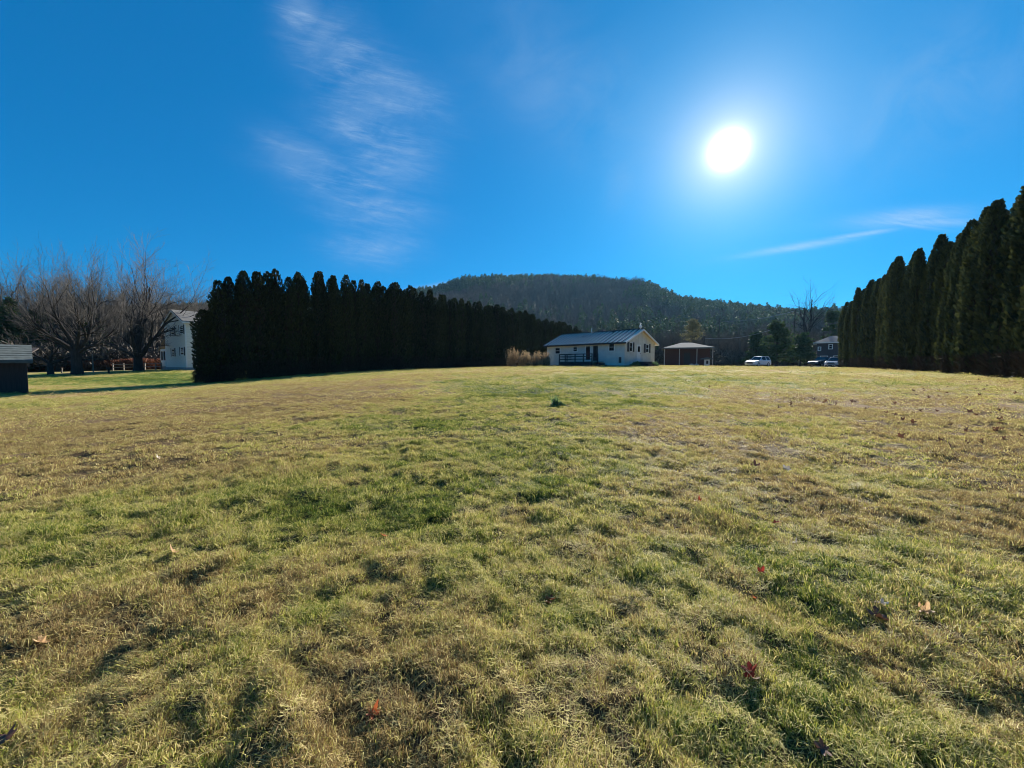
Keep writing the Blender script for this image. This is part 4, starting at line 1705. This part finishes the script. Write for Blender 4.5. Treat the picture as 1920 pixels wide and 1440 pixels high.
# --- white two-storey house on the left
gx, gy = -39.3, 46.5
gd = Vector((-.826, .563)).normalized()
sd_ = Vector((.563, .826)).normalized()
ang2 = math.atan2(gd.y, gd.x)
ZB2 = .80
h2 = empty('farm_house', (gx, gy, ZB2), ang2)      # local x along the gable wall to the left/back, local -y = side wall direction
tag(h2, 'white two-storey clapboard house with grey roof half hidden by the arborvitae row', 'house')
GW, SL, H2 = 7.6, 9.5, 5.95
R2 = 1.5
wb = MB()
wb.prism([(0, -.4), (GW, -.4), (GW, H2), (GW / 2, H2 + R2), (0, H2)], 'y', -SL, 0)
wb.build('wall', M_WHITE, h2)
MB().box(-.03, GW + .03, -SL - .03, .03, -.5, .35).build('foundation', M_CONC, h2)
# clapboards that stand proud
cb = MB()
nb = 26
for k in range(nb):
    z0 = .4 + k * .215
    cb.prism([(.001, z0), (.028, z0), (.004, z0 + .21), (.001, z0 + .21)], 'x', .14, GW - .14)
c_ = cb.build('clapboards', M_WHITE, h2)
c_['kind'] = 'stuff'
cb = MB()
for k in range(nb):
    z0 = .4 + k * .215
    cb.prism([(-.001, z0), (-.028, z0), (-.004, z0 + .21), (-.001, z0 + .21)], 'y', -SL + .14, -.14)
c_ = cb.build('clapboards', M_WHITE, h2)
c_['kind'] = 'stuff'
for (a, b, c, d) in ((-.03, .13, -.10, .035), (GW - .13, GW + .03, -.10, .035)):
    MB().box(a, b, c, d, .36, H2 - .02).build('corner_board', M_TRIM, h2)
for sgn in (0, 1):
    mb = MB()
    if sgn == 0:
        pts = [(-.35, H2 - .35 * R2 / (GW / 2)), (GW / 2, H2 + R2), (GW / 2, H2 + R2 + .12), (-.35, H2 - .35 * R2 / (GW / 2) + .12)]
    else:
        pts = [(GW + .35, H2 - .35 * R2 / (GW / 2)), (GW / 2, H2 + R2), (GW / 2, H2 + R2 + .12), (GW + .35, H2 - .35 * R2 / (GW / 2) + .12)]
    mb.prism(pts, 'y', -SL - .3, .3)
    mb.build('roof', M_SHINGLE, h2)
    mb = MB()
    pts = [(p_[0], p_[1] - .16) for p_ in pts[:2]] + [(p_[0], p_[1] - .0) for p_ in pts[1::-1]]
    mb.prism(pts, 'y', .26, .305)
    mb.build('rake_board', M_TRIM, h2)
MB().box(-.38, -.34, -SL - .3, .3, H2 - .30, H2 - .12).build('gutter', M_TRIM, h2)
W2 = Wall((gx, gy, 0), gd)


def q2x(v):
    return 290 + v / 8.47


def q2y(v):
    return 560 + v / 8.47


for (x0, x1, y0, y1) in ((262, 320, 445, 600), (400, 462, 412, 568), (274, 322, 785, 918), (412, 472, 765, 905)):
    t1, za = W2.hit(q2x(x0), q2y(y1))
    t0, zb = W2.hit(q2x(x1), q2y(y0))
    window(h2, 0, 'x', 1, t0 + .1, t1 - .1, za - ZB2, zb - ZB2, shutters=.3, frame=.08)
# porch lean-to on the far side of the gable wall
po = MB()
px0, px1 = GW + .03, GW + 2.3
po.prism([(px0, 2.4 + 1.6), (px1 + .3, 2.55), (px1 + .3, 2.67), (px0, 2.4 + 1.75)], 'y', -6, .2)
po.build('porch_roof', M_SHINGLE, h2)
MB().box(px0, px1, -6, .0, -.4, .45).build('porch_floor', M_CONC, h2)
MB().box(px0, px1, -.08, 0, .45, 1.25).build('porch_wall', M_WHITE, h2)
MB().box(px0, px1, -.08, 0, 2.45, 2.75).build('porch_beam', M_TRIM, h2)
for x_ in (px0 + .06, (px0 + px1) / 2, px1 - .06):
    MB().box(x_ - .06, x_ + .06, -.10, .03, 1.25, 2.45).build('porch_post', M_TRIM, h2)
MB().box(px0 + .05, px1 - .05, -.06, -.04, 1.25, 2.45).build('porch_screen', M_GLASS, h2)
# side wall window, rear gable, chimney
window(h2, 0, 'y', -1, -3.2, -2.2, 3.7, 5.0, frame=.08, base=0)
window(h2, 0, 'y', -1, -3.2, -2.2, .9, 2.3, frame=.08, base=0)
MB().box(GW / 2 - .35, GW / 2 + .35, -6.2, -5.5, H2 + R2 - .5, H2 + R2 + 1.0).build('chimney', M_SHINGLE_PALE, h2)
# single-storey wing that shows through the trunks
wg = MB()
wg.box(-2.6, -.05, -SL - 6, -SL + 1, -.4, 2.5)
wg.build('side_wing', M_WHITE, h2)
mb = MB().prism([(-3.0, 2.45), (-.05, 3.5), (-.05, 3.62), (-3.0, 2.57)], 'y', -SL - 6.3, -SL + 1.3)
mb.build('wing_roof', M_SHINGLE, h2)

# gabled neighbour behind the white house
nb_ = at(372, 596, 74)
h3 = empty('distant_cottage', (nb_.x, nb_.y, float(terrain(nb_.x, nb_.y))), R(-28))
tag(h3, 'small pale gabled house far behind the white two-storey house', 'house')
MB().prism([(-3, -.3), (3, -.3), (3, 7.0), (0, 10.0), (-3, 7.0)], 'y', 0, 8).build('wall', M_WHITE, h3)
for sg in (-1, 1):
    MB().prism([(sg * 3.4, 6.6), (0, 10.0), (0, 10.15), (sg * 3.4, 6.75)], 'y', -.3, 8.3).build('roof', M_SHINGLE, h3)
f_ = MB().box(-.6, .6, -.05, .02, 7.2, 8.4).build('window', M_TRIM, h3)
MB().box(-.5, .5, -.065, -.051, 7.3, 8.3).build('pane', M_GLASS, f_)

# --- dark shed on the far left
ang3 = math.atan2(-.78, -.62)
shx, shy = -31.0, 24.6
shz = gz(shx - .6, shy) - .02
shed = empty('garden_shed', (shx, shy, shz), ang3)   # local x along the front to the left, local -y... back
tag(shed, 'dark board shed with a grey-green shingled roof cut by the left edge', 'shed')
SW, SD, SH = 5.2, 4.2, 2.12
nbd = 26
bme = MB().box(.008, SW / nbd - .006, 0, .025, 0, SH).mesh('wall_board', M_SHED)
MB().box(0, SW, -SD, -.001, -.3, SH).build('wall', M_SHED, shed)
for k in range(nbd):
    o = link('wall_board', bme, shed)
    o.location.x = k * SW / nbd
M_SHEDROOF = paint('mossy_grey_shingles', (.085, .105, .098), .85, .35, 4, .5, 18)
rows = 7
for k in range(rows):
    t0_, t1_ = k / rows, (k + 1) / rows
    y0_, y1_ = .45 - t0_ * (SD / 2 + .45), .45 - t1_ * (SD / 2 + .45)
    z0_, z1_ = SH - .06 + t0_ * 1.05, SH - .06 + t1_ * 1.05
    MB().prism([(y0_ + .02, z0_ + .035), (y1_, z1_ + .02), (y1_, z1_ - .03), (y0_ + .02, z0_ - .03)], 'x', -.25, SW + .3).build('shingle_course', M_SHEDROOF, shed)
    y0_, y1_ = -SD - .45 + t0_ * (SD / 2 + .45), -SD - .45 + t1_ * (SD / 2 + .45)
    MB().prism([(y0_ - .02, z0_ + .035), (y1_, z1_ + .02), (y1_, z1_ - .03), (y0_ - .02, z0_ - .03)], 'x', -.25, SW + .3).build('shingle_course', M_SHEDROOF, shed)
MB().box(-.25, SW + .3, .44, .48, SH - .22, SH - .06).build('fascia', M_SHEDROOF, shed)
MB().prism([(0, SH), (-SD, SH), (-SD / 2, SH + .98)], 'x', .03, SW - .03).build('gable_wall', M_SHED, shed)
# open lean-to behind the shed
q = at(72, 700, 31)
lean = empty('lean_to', (q.x, q.y, gz(q.x, q.y)), R(36))
tag(lean, 'open lean-to roof on posts just right of the dark shed', 'lean-to')
lz = at(72, 671, 31).z - lean.location.z
MB().prism([(-1.6, lz), (1.2, lz + .75), (1.2, lz + .85), (-1.6, lz + .10)], 'x', -1.25, -.2).build('roof', M_SHED, lean)
for x_, y_, h_ in ((-1.15, 1.1, lz + .7),):
    MB().box(x_ - .05, x_ + .05, y_ - .05, y_ + .05, -.3, h_ + .02).build('post', M_SHED, lean)

# --- brick building with pale hipped roof
q = at(1288, 686, 62)
bz = float(terrain(q.x, q.y))
b4 = empty('brick_garage', (q.x, q.y, bz), R(-20))
tag(b4, 'low dark brick building with a pale hipped roof right of the cream house', 'building')
BW, BD, BH = 6.6, 6.0, 2.75
wl = MB().box(-BW / 2, BW / 2, 0, BD, -.3, BH).build('wall', M_BRICK, b4)
n0 = MB()
rx, ry = BW / 2 + .45, .9
n0.v = [(-rx, -1.9, BH - .05), (rx, -1.9, BH - .05), (rx, BD + .5, BH - .05), (-rx, BD + .5, BH - .05), (-.8, BD / 2 - .6, BH + 1.05), (.8, BD / 2 - .6, BH + 1.05),
        (-rx, -1.9, BH + .08), (rx, -1.9, BH + .08), (rx, BD + .5, BH + .08), (-rx, BD + .5, BH + .08)]
n0.f = [(0, 3, 2, 1), (6, 7, 5, 4), (7, 8, 5), (8, 9, 4, 5), (9, 6, 4), (0, 1, 7, 6), (1, 2, 8, 7), (2, 3, 9, 8), (3, 0, 6, 9)]
n0.build('roof', M_SHINGLE_PALE, b4)
for x_ in (-rx + .3, -rx / 3, rx / 3, rx - .3):
    MB().box(x_ - .06, x_ + .06, -1.75, -1.63, -.3, BH - .05).build('porch_post', M_CONC, b4)
MB().box(-rx, rx, -1.95, -1.902, BH - .10, BH + .10).build('fascia', M_SHINGLE_PALE, b4)
MB().box(-.5, .45, -.05, .01, 0, 2.1).build('door', M_SHUTTER, b4)

# small white box with wide cap
q = at(1325, 688, 58)
w5 = empty('well_house', (q.x, q.y, gz(q.x, q.y)), R(-15))
tag(w5, 'small white box with a wide dark cap beside the brick building', 'well house')
MB().box(-.33, .33, -.3, .3, -.2, .95).build('body', M_TRIM, w5)
MB().prism([(-.85, .98), (.85, .98), (.7, 1.12), (0, 1.28), (-.7, 1.12)], 'y', -.6, .6).build('cap', M_SHINGLE_PALE, w5)
MB().box(-.15, .15, -.335, -.30, .3, .8).build('door', M_DARK, w5)
for i, px in enumerate((1297, 1306)):
    q = at(px, 688, 57)
    bm = bmesh.new()
    bmesh.ops.create_icosphere(bm, subdivisions=2, radius=.3)
    for vv in bm.verts:
        vv.co += Vector((rnd.uniform(-.05, .05), rnd.uniform(-.05, .05), rnd.uniform(-.05, .05)))
        vv.co.z *= .7
    me = bpy.data.meshes.new('stone')
    bm.to_mesh(me)
    bm.free()
    me.materials.append(M_CONC)
    o = link('stone', me)
    o.location = (q.x, q.y, gz(q.x, q.y) + .12)
    o.scale = (1 + .2 * i, 1, 1)
    tag(o, ('pale stone on the grass in front of the brick building, left one of two', 'pale stone on the grass in front of the brick building, right one of two')[i], 'stone', 'pale stones by the brick building')

# --- grey two-storey house at the end of the right hedge
# (corner nearest at px 1572, roof slopes away to the left)
h5p = at(1592, 688, 74)
h5 = empty('grey_house', (h5p.x, h5p.y, float(terrain(h5p.x, h5p.y))), R(180 - 38))
tag(h5, 'dark grey two-storey house with pale roof partly behind the right-hand hedge', 'house')
HW, HD, HH = 5.0, 7.0, 4.75
MB().box(0, HW, -HD, 0, -.3, HH).build('wall', M_GREYWALL, h5)
n0 = MB()
n0.v = [(-.6, .6, HH - .05), (HW + .6, .6, HH - .05), (HW + .6, -HD - .6, HH - .05), (-.6, -HD - .6, HH - .05), (-1.0, -HD / 2, HH + 1.4), (HW - 2.2, -HD / 2, HH + 1.4)]
n0.f = [(0, 1, 2, 3), (1, 0, 4, 5), (0, 3, 4), (3, 2, 5, 4), (2, 1, 5)]
n0.build('roof', M_SHINGLE_PALE, h5)
for (a, b, c) in ((-.62, HW + .62, .6), (-.62, HW + .62, -HD - .64)):
    MB().box(a, b, c, c + .04, HH - .2, HH - .06).build('fascia', M_TRIM, h5)
W5 = Wall((h5p.x, h5p.y, 0), (math.cos(R(142)), math.sin(R(142))))
for (x0, x1, y0, y1) in ((1533, 1540, 650, 658), (1553, 1562, 645, 655)):
    t1_, za = W5.hit(x0, y1)
    t0_, zb = W5.hit(x1, y0)
    window(h5, 0, 'x', 1, t0_, t1_, za - h5.location.z, zb - h5.location.z, frame=.13)
for t_ in (1.2, 3.2):
    window(h5, 0, 'x', 1, t_, t_ + 1.2, .9, 2.1, frame=.1)


# ------------------------------------------------------------------ vehicles
def car(name, loc, rz, paint_m, label, L=4.5, W=1.85, H=1.65, hatch=True, scale=1.0):
    root = empty(name, loc, rz)
    tag(root, label, 'car')
    hl_, g0 = L / 2, .28
    # lower body: profile along x, front = +x
    belt = H * .60
    prof = [(-hl_, g0 + .15), (-hl_ + .05, g0), (hl_ - .1, g0), (hl_, g0 + .2), (hl_ - .03, belt * .78), (hl_ - .35, belt * .93), (hl_ - 1.15, belt * 1.02),
            (-hl_ + .35, belt * 1.06), (-hl_ + .04, belt * .98)]
    bm = bmesh.new()
    rows = []
    for yy, s_, dz in ((-W / 2, .97, -.02), (-W / 2 + .10, 1.0, .03), (W / 2 - .10, 1.0, .03), (W / 2, .97, -.02)):
        rows.append([bm.verts.new((x * s_, yy, z + (dz if z > belt * .7 else 0))) for x, z in prof])
    for i in range(3):
        for k in range(len(prof)):
            k2 = (k + 1) % len(prof)
            bm.faces.new((rows[i][k], rows[i][k2], rows[i + 1][k2], rows[i + 1][k]))
    bm.faces.new(rows[0][::-1])
    bm.faces.new(rows[-1])
    bmesh.ops.recalc_face_normals(bm, faces=bm.faces)
    me = bpy.data.meshes.new('body')
    bm.to_mesh(me)
    bm.free()
    me.materials.append(paint_m)
    body = link('body', me, root)
    bv = body.modifiers.new('bevel', 'BEVEL')
    bv.width = .06
    bv.segments = 2
    # cabin
    cp_ = [(-hl_ + (.12 if hatch else .75), belt), (-hl_ + (.5 if hatch else 1.2), H), (hl_ - 2.15, H), (hl_ - 1.3, belt)]
    mb = MB()
    wi, wo_ = W / 2 - .26, W / 2 - .09
    ys = [wo_, wi, wi, wo_]
    mb.v = [(x, -y, z) for (x, z), y in zip(cp_, ys)] + [(x, y, z) for (x, z), y in zip(cp_, ys)]
    mb.f = [(0, 1, 2, 3), (7, 6, 5, 4), (0, 4, 5, 1), (1, 5, 6, 2), (2, 6, 7, 3), (3, 7, 4, 0)]
    cab = mb.build('cabin', M_GLASS, root)
    # roof skin and pillars
    mb = MB().box(cp_[1][0] - .02, cp_[2][0] + .03, -wi - .01, wi + .01, H - .035, H + .03)
    mb.build('roof', paint_m, root, bevel=.02)
    for sgn in (-1, 1):
        for (a, b) in ((0, 1), (3, 2)):
            p0 = (cp_[a][0], sgn * (wo_ + .005), cp_[a][1] - .02)
            p1 = (cp_[b][0], sgn * (wi + .005), cp_[b][1])
            MB().tube([p0, p1], .045, 6).build('pillar', paint_m, root)
        xm = (cp_[1][0] + cp_[2][0]) / 2 - .05
        MB().tube([(xm, sgn * (wo_ + .005), belt), (xm, sgn * (wi + .005), H)], .04, 6).build('pillar', paint_m, root)
        MB().box(hl_ - 1.55, hl_ - 1.4, sgn * (W / 2) - .02, sgn * (W / 2 + .16) + .02, belt + .02, belt + .16).build('mirror', paint_m, root)
    wm = MB()
    tyr = bpy.data.meshes.new('tyre')
    bm = bmesh.new()
    bmesh.ops.create_cone(bm, cap_ends=True, segments=20, radius1=.34, radius2=.34, depth=.22, matrix=Matrix.Rotation(R(90), 4, 'X'))
    bm.to_mesh(tyr)
    bm.free()
    tyr.materials.append(M_RUBBER)
    rim = bpy.data.meshes.new('rim')
    bm = bmesh.new()
    bmesh.ops.create_cone(bm, cap_ends=True, segments=16, radius1=.21, radius2=.21, depth=.235, matrix=Matrix.Rotation(R(90), 4, 'X'))
    bm.to_mesh(rim)
    bm.free()
    rim.materials.append(M_RIM)
    for x_ in (-hl_ + .85, hl_ - .9):
        for y_ in (-W / 2 + .10, W / 2 - .10):
            w = link('wheel', tyr, root)
            w.location = (x_, y_, .34)
            link('rim', rim, w)
    for y_ in (-W / 2 + .3, W / 2 - .3):
        MB().box(hl_ - .06, hl_ + .015, y_ - .2, y_ + .2, belt * .66, belt * .82).build('headlight', M_LAMP, root)
        MB().box(-hl_ - .012, -hl_ + .05, y_ - .16, y_ + .16, belt * .72, belt * .95).build('tail_light', M_REDLAMP, root)
    MB().box(hl_ - .02, hl_ + .012, -.5, .5, belt * .5, belt * .74).build('grille', M_DARK, root)
    return root


q = at(1421, 688, 63)
car('parked_car', (q.x, q.y, float(terrain(q.x, q.y)) + .02), R(206), M_CARW, 'white car parked at the end of the lawn in front of the pines', 4.3, 1.8, 1.6)
q = at(1542, 689, 66)
car('parked_car', (q.x, q.y, float(terrain(q.x, q.y)) + .02), R(195), M_CARD, 'dark car parked in front of the grey house, left of the silver one', 4.6, 1.85, 1.7)
q = at(1566, 689, 63)
car('parked_car', (q.x, q.y, float(terrain(q.x, q.y)) + .02), R(215), M_CARS, 'silver car parked against the end of the right-hand hedge', 4.4, 1.8, 1.55)
# driveway strip
dv = MB()
pts = [(30, 57.2), (36, 58.6), (44, 60), (52, 61), (60, 66), (70, 70)]
for i, (x_, y_) in enumerate(pts):
    for w in (0, 2.6):
        zz = float(terrain(x_, y_ + w)) + .10
        dv.v.append((x_, y_ + w, zz))
    if i:
        n_ = len(dv.v)
        dv.f.append((n_ - 4, n_ - 2, n_ - 1, n_ - 3))
o = dv.build('driveway', M_GRAVEL)
tag(o, kind='structure')

# ------------------------------------------------------------------ small things on the left
q = at(375, 707, 35.5)
bxo = empty('utility_box', (q.x, q.y, gz(q.x, q.y)), R(20))
tag(bxo, 'low dark box on the grass left of the first arborvitae', 'box')
MB().box(-.32, .32, -.25, .25, -.1, .40).build('body', M_DARK, bxo, bevel=.02)
MB().box(-.34, .34, -.27, .27, .402, .45).build('lid', M_DARK, bxo)
q = at(204, 700, 42)
o = MB().tube([(0, 0, -.2), (0, 0, .5)], .09, 8).box(-.12, .12, -.12, .12, .5, .62).build('marker_post', M_BARK_DARK)
o.location = (q.x, q.y, gz(q.x, q.y))
tag(o, 'short dark post in the grass between the two large bare trees', 'post')
q = at(175, 697, 44)
o = MB().tube([(0, 0, -.2), (0, 0, 2.1)], .06, 8).build('wooden_pole', M_POST)
o.location = (q.x, q.y, gz(q.x, q.y))
tag(o, 'thin pale pole right of the large spreading tree', 'pole')
q = at(116, 697, 44)
o = MB().tube([(0, 0, -.2), (0, 0, .55)], .07, 8).box(-.09, .09, -.09, .09, .55, .6).build('wooden_stake', M_POST)
o.location = (q.x, q.y, gz(q.x, q.y))
tag(o, 'short pale stake just left of the large spreading tree', 'post')
fence = empty('rail_fence', (0, 0, 0))
tag(fence, 'low pale two-rail fence beyond the bare trees left of the white house', 'fence')
fp = []
for px in (212, 232, 252, 272, 292, 303):
    q = at(px, 690, 51)
    fp.append(Vector((q.x, q.y, gz(q.x, q.y))))
for v in fp:
    MB().box(v.x - .06, v.x + .06, v.y - .06, v.y + .06, v.z - .2, v.z + .95).build('post', M_POST, fence)
for a, b in zip(fp[:-1], fp[1:]):
    for h_ in (.42, .80):
        MB().tube([a + Vector((0, -.09, h_)), b + Vector((0, -.09, h_))], .04, 5).build('rail', M_POST, fence)

# power poles and the cable between them
def wire(name, A, B, label):
    P = []
    for i in range(13):
        t_ = i / 12
        v = A.lerp(B, t_)
        v.z -= .8 * 4 * t_ * (1 - t_)
        P.append(v)
    o = MB().tube(P, .035, 5).build(name, M_WIRE)
    tag(o, label, 'cable')


wire('overhead_cable', at(1322, 634, 88), at(1450, 617, 78), 'lower overhead cable crossing in front of the bare woods')
wire('overhead_cable', at(1350, 602, 110), at(1490, 583, 96), 'upper overhead cable crossing below the ridge line')
for px, pt, Y, lab in ((1321, 632, 88.3, 'wooden utility pole among the bare trees above the white capped box'), (1451, 615, 78.3, 'wooden utility pole hidden among the pines behind the white car'),
                       (1349, 600, 110.3, 'tall utility pole deep in the woods below the ridge'), (1491, 581, 96.3, 'tall utility pole beside the bare roadside tree')):
    q = at(px, pt, Y)
    zt = float(terrain(q.x, q.y))
    o = MB().tube([(0, 0, -.3), (0, 0, q.z - zt + .3)], [.14, .10], 8).box(-.7, .7, -.05, .05, q.z - zt - .3, q.z - zt - .18).build('utility_pole', M_BARK)
    o.location = (q.x, q.y, zt)
    tag(o, lab, 'utility pole', 'utility poles in the woods')


# ------------------------------------------------------------------ fallen leaves
def leaf_mesh(seed, r, mat, curl=.5):
    g = random.Random(seed)
    V = [(0, 0, .010)]
    n = 22
    lob = g.uniform(.25, .4)
    for k in range(n):
        a = 2 * math.pi * k / n
        tip = abs(math.cos(2.5 * (a - math.pi / 2)))
        q = r * (.45 + .55 * tip ** 1.5) * (1.15 - .35 * abs(math.sin(a / 2 - math.pi / 4))) * (1 + g.uniform(-.1, .1))
        z = curl * q * (.35 * math.cos(2 * a + seed) + .55 * (q / r) ** 2) + g.uniform(0, .004)
        V.append((q * math.cos(a), q * math.sin(a), .012 + max(z, -.006)))
    F = [(0, 1 + k, 1 + (k + 1) % n) for k in range(n)]
    m = len(V)
    V += [(-.0015, -r * .4, .012), (.0015, -r * .4, .012), (.0015, -r * 1.25, .004), (-.0015, -r * 1.25, .004)]
    F.append((m, m + 1, m + 2, m + 3))
    me = bpy.data.meshes.new('maple_leaf')
    me.from_pydata(V, [], F)
    me.materials.append(mat)
    return me


def leaf_mat(name, ca, cb, tr=.45):
    m = paint(name, ca, .6, .3, 30, .4, 80, col2=cb)
    nt = m.node_tree
    b = nt.nodes['Principled BSDF']
    t_ = nt.nodes.new('ShaderNodeBsdfTranslucent')
    nt.links.new(b.inputs['Base Color'].links[0].from_socket, t_.inputs['Color'])
    ms_ = nt.nodes.new('ShaderNodeMixShader')
    ms_.inputs[0].default_value = tr
    nt.links.new(b.outputs[0], ms_.inputs[1])
    nt.links.new(t_.outputs[0], ms_.inputs[2])
    nt.links.new(ms_.outputs[0], nt.nodes['Material Output'].inputs['Surface'])
    return m


ML_RED = leaf_mat('red_leaf', (.42, .05, .025), (.16, .03, .02))
ML_ORANGE = leaf_mat('orange_leaf', (.62, .17, .05), (.28, .07, .03))
ML_TAN = leaf_mat('tan_leaf', (.70, .48, .26), (.5, .3, .15))
ML_BROWN = leaf_mat('brown_leaf', (.16, .07, .04), (.07, .035, .025), .2)
ML_PALE = leaf_mat('pale_leaf', (.75, .66, .56), (.5, .4, .3), .3)
LEAVES = [(1030, 1120, .055, ML_ORANGE, 'orange-red leaf in the centre foreground, lying on a dark patch'), (1028, 1131, .05, ML_BROWN, 'dark brown leaf under the orange one in the centre foreground'),
          (1426, 1084, .050, ML_RED, 'red leaf standing in the grass right of centre, the upper of two'), (1413, 1122, .045, ML_ORANGE, 'bright orange leaf right of centre, just below a red one'),
          (1408, 1280, .065, ML_RED, 'large deep red leaf in the right foreground'), (1412, 1296, .05, ML_BROWN, 'curled brown leaf tucked under the deep red one'),
          (1648, 1170, .085, ML_BROWN, 'largest dark brown curled leaf in the right foreground'), (1650, 1152, .055, ML_PALE, 'pale leaf edge resting on the large dark leaf'),
          (1736, 1156, .06, ML_TAN, 'curled tan leaf to the right of the large dark leaf'), (325, 1040, .075, ML_TAN, 'pale tan leaf on the left lawn, the brightest one'),
          (700, 1346, .05, ML_ORANGE, 'dull orange leaf near the bottom left of centre'), (1456, 985, .05, ML_RED, 'small rust leaf on the green right of centre'),
          (1475, 886, .09, ML_PALE, 'whitish leaf on the mid lawn right of centre'), (1415, 884, .09, ML_BROWN, 'brown leaf on the mid lawn left of the whitish one'),
          (10, 1395, .07, ML_BROWN, 'dark leaf at the bottom left corner'), (1787, 845, .13, ML_BROWN, 'dark curled leaf on the tan turf at the far right'),
          (1490, 1020, .05, ML_PALE, 'thin pale leaf among green tufts on the right'), (1310, 945, .07, ML_RED, 'small dark red leaf near the middle of the right lawn'),
          (1540, 1410, .05, ML_BROWN, 'rust brown leaf flattened at the bottom edge right of centre'), (75, 1210, .06, ML_TAN, 'tan leaf in the flattened straw on the left'),
          (720, 1006, .05, ML_ORANGE, 'faded orange leaf just left of centre'), (297, 867, .08, ML_PALE, 'pale leaf on the straw coloured turf at left')]
g = random.Random(4)
for i, (px, py, r_, mt, lab) in enumerate(LEAVES):
    x_, y_ = on_ground(px, py)
    o = link('maple_leaf', leaf_mesh(i, r_ * .72, mt, g.uniform(.4, 1.0)))
    o.location = (x_, y_, gz(x_, y_) + .020)
    o.rotation_euler = (R(g.uniform(5, 38)), R(g.uniform(-25, 25)), g.uniform(-2.9, 2.9))
    tag(o, lab, 'leaf', 'fallen leaves in the foreground')
lm = [leaf_mesh(50 + i, .048, ML_BROWN if i < 3 else ML_TAN, .9) for i in range(4)]
n_l = 0
while n_l < 120:
    px, py = g.uniform(1230, 1915), 700 + 150 * g.random() ** 1.6
    if py > 700 + (px - 1180) * .26:
        continue
    x_, y_ = on_ground(px, py)
    if x_ > 23.2 + .631 * (y_ - 18):
        continue
    o = link('fallen_leaf', lm[g.choice((0, 1, 2))])
    s_ = g.uniform(.8, 1.5)
    o.scale = (s_, s_, s_)
    o.location = (x_, y_, gz(x_, y_) + .045)
    o.rotation_euler = (R(g.uniform(10, 60)), R(g.uniform(-30, 30)), g.uniform(0, 6.28))
    tag(o, 'small curled brown leaf scattered on the tan turf before the right-hand hedge', 'leaf', 'brown leaves scattered on the right of the lawn')
    n_l += 1

# ------------------------------------------------------------------ haze
M_HAZE = bpy.data.materials.new('haze')
M_HAZE.use_nodes = True
nt = M_HAZE.node_tree
nt.nodes.clear()
pv = nt.nodes.new('ShaderNodeVolumePrincipled')
pv.inputs['Color'].default_value = (.30, .64, 1.0, 1)
pv.inputs['Density'].default_value = .00007
pv.inputs['Anisotropy'].default_value = .35
mo = nt.nodes.new('ShaderNodeOutputMaterial')
nt.links.new(pv.outputs[0], mo.inputs['Volume'])
HAZE = True
if HAZE:
    o = MB().box(-1450, 1450, -1450, 1450, -16, 190).build('haze', M_HAZE)
    tag(o, 'thin blue winter haze filling the valley', 'haze', kind='stuff')
print('script done')
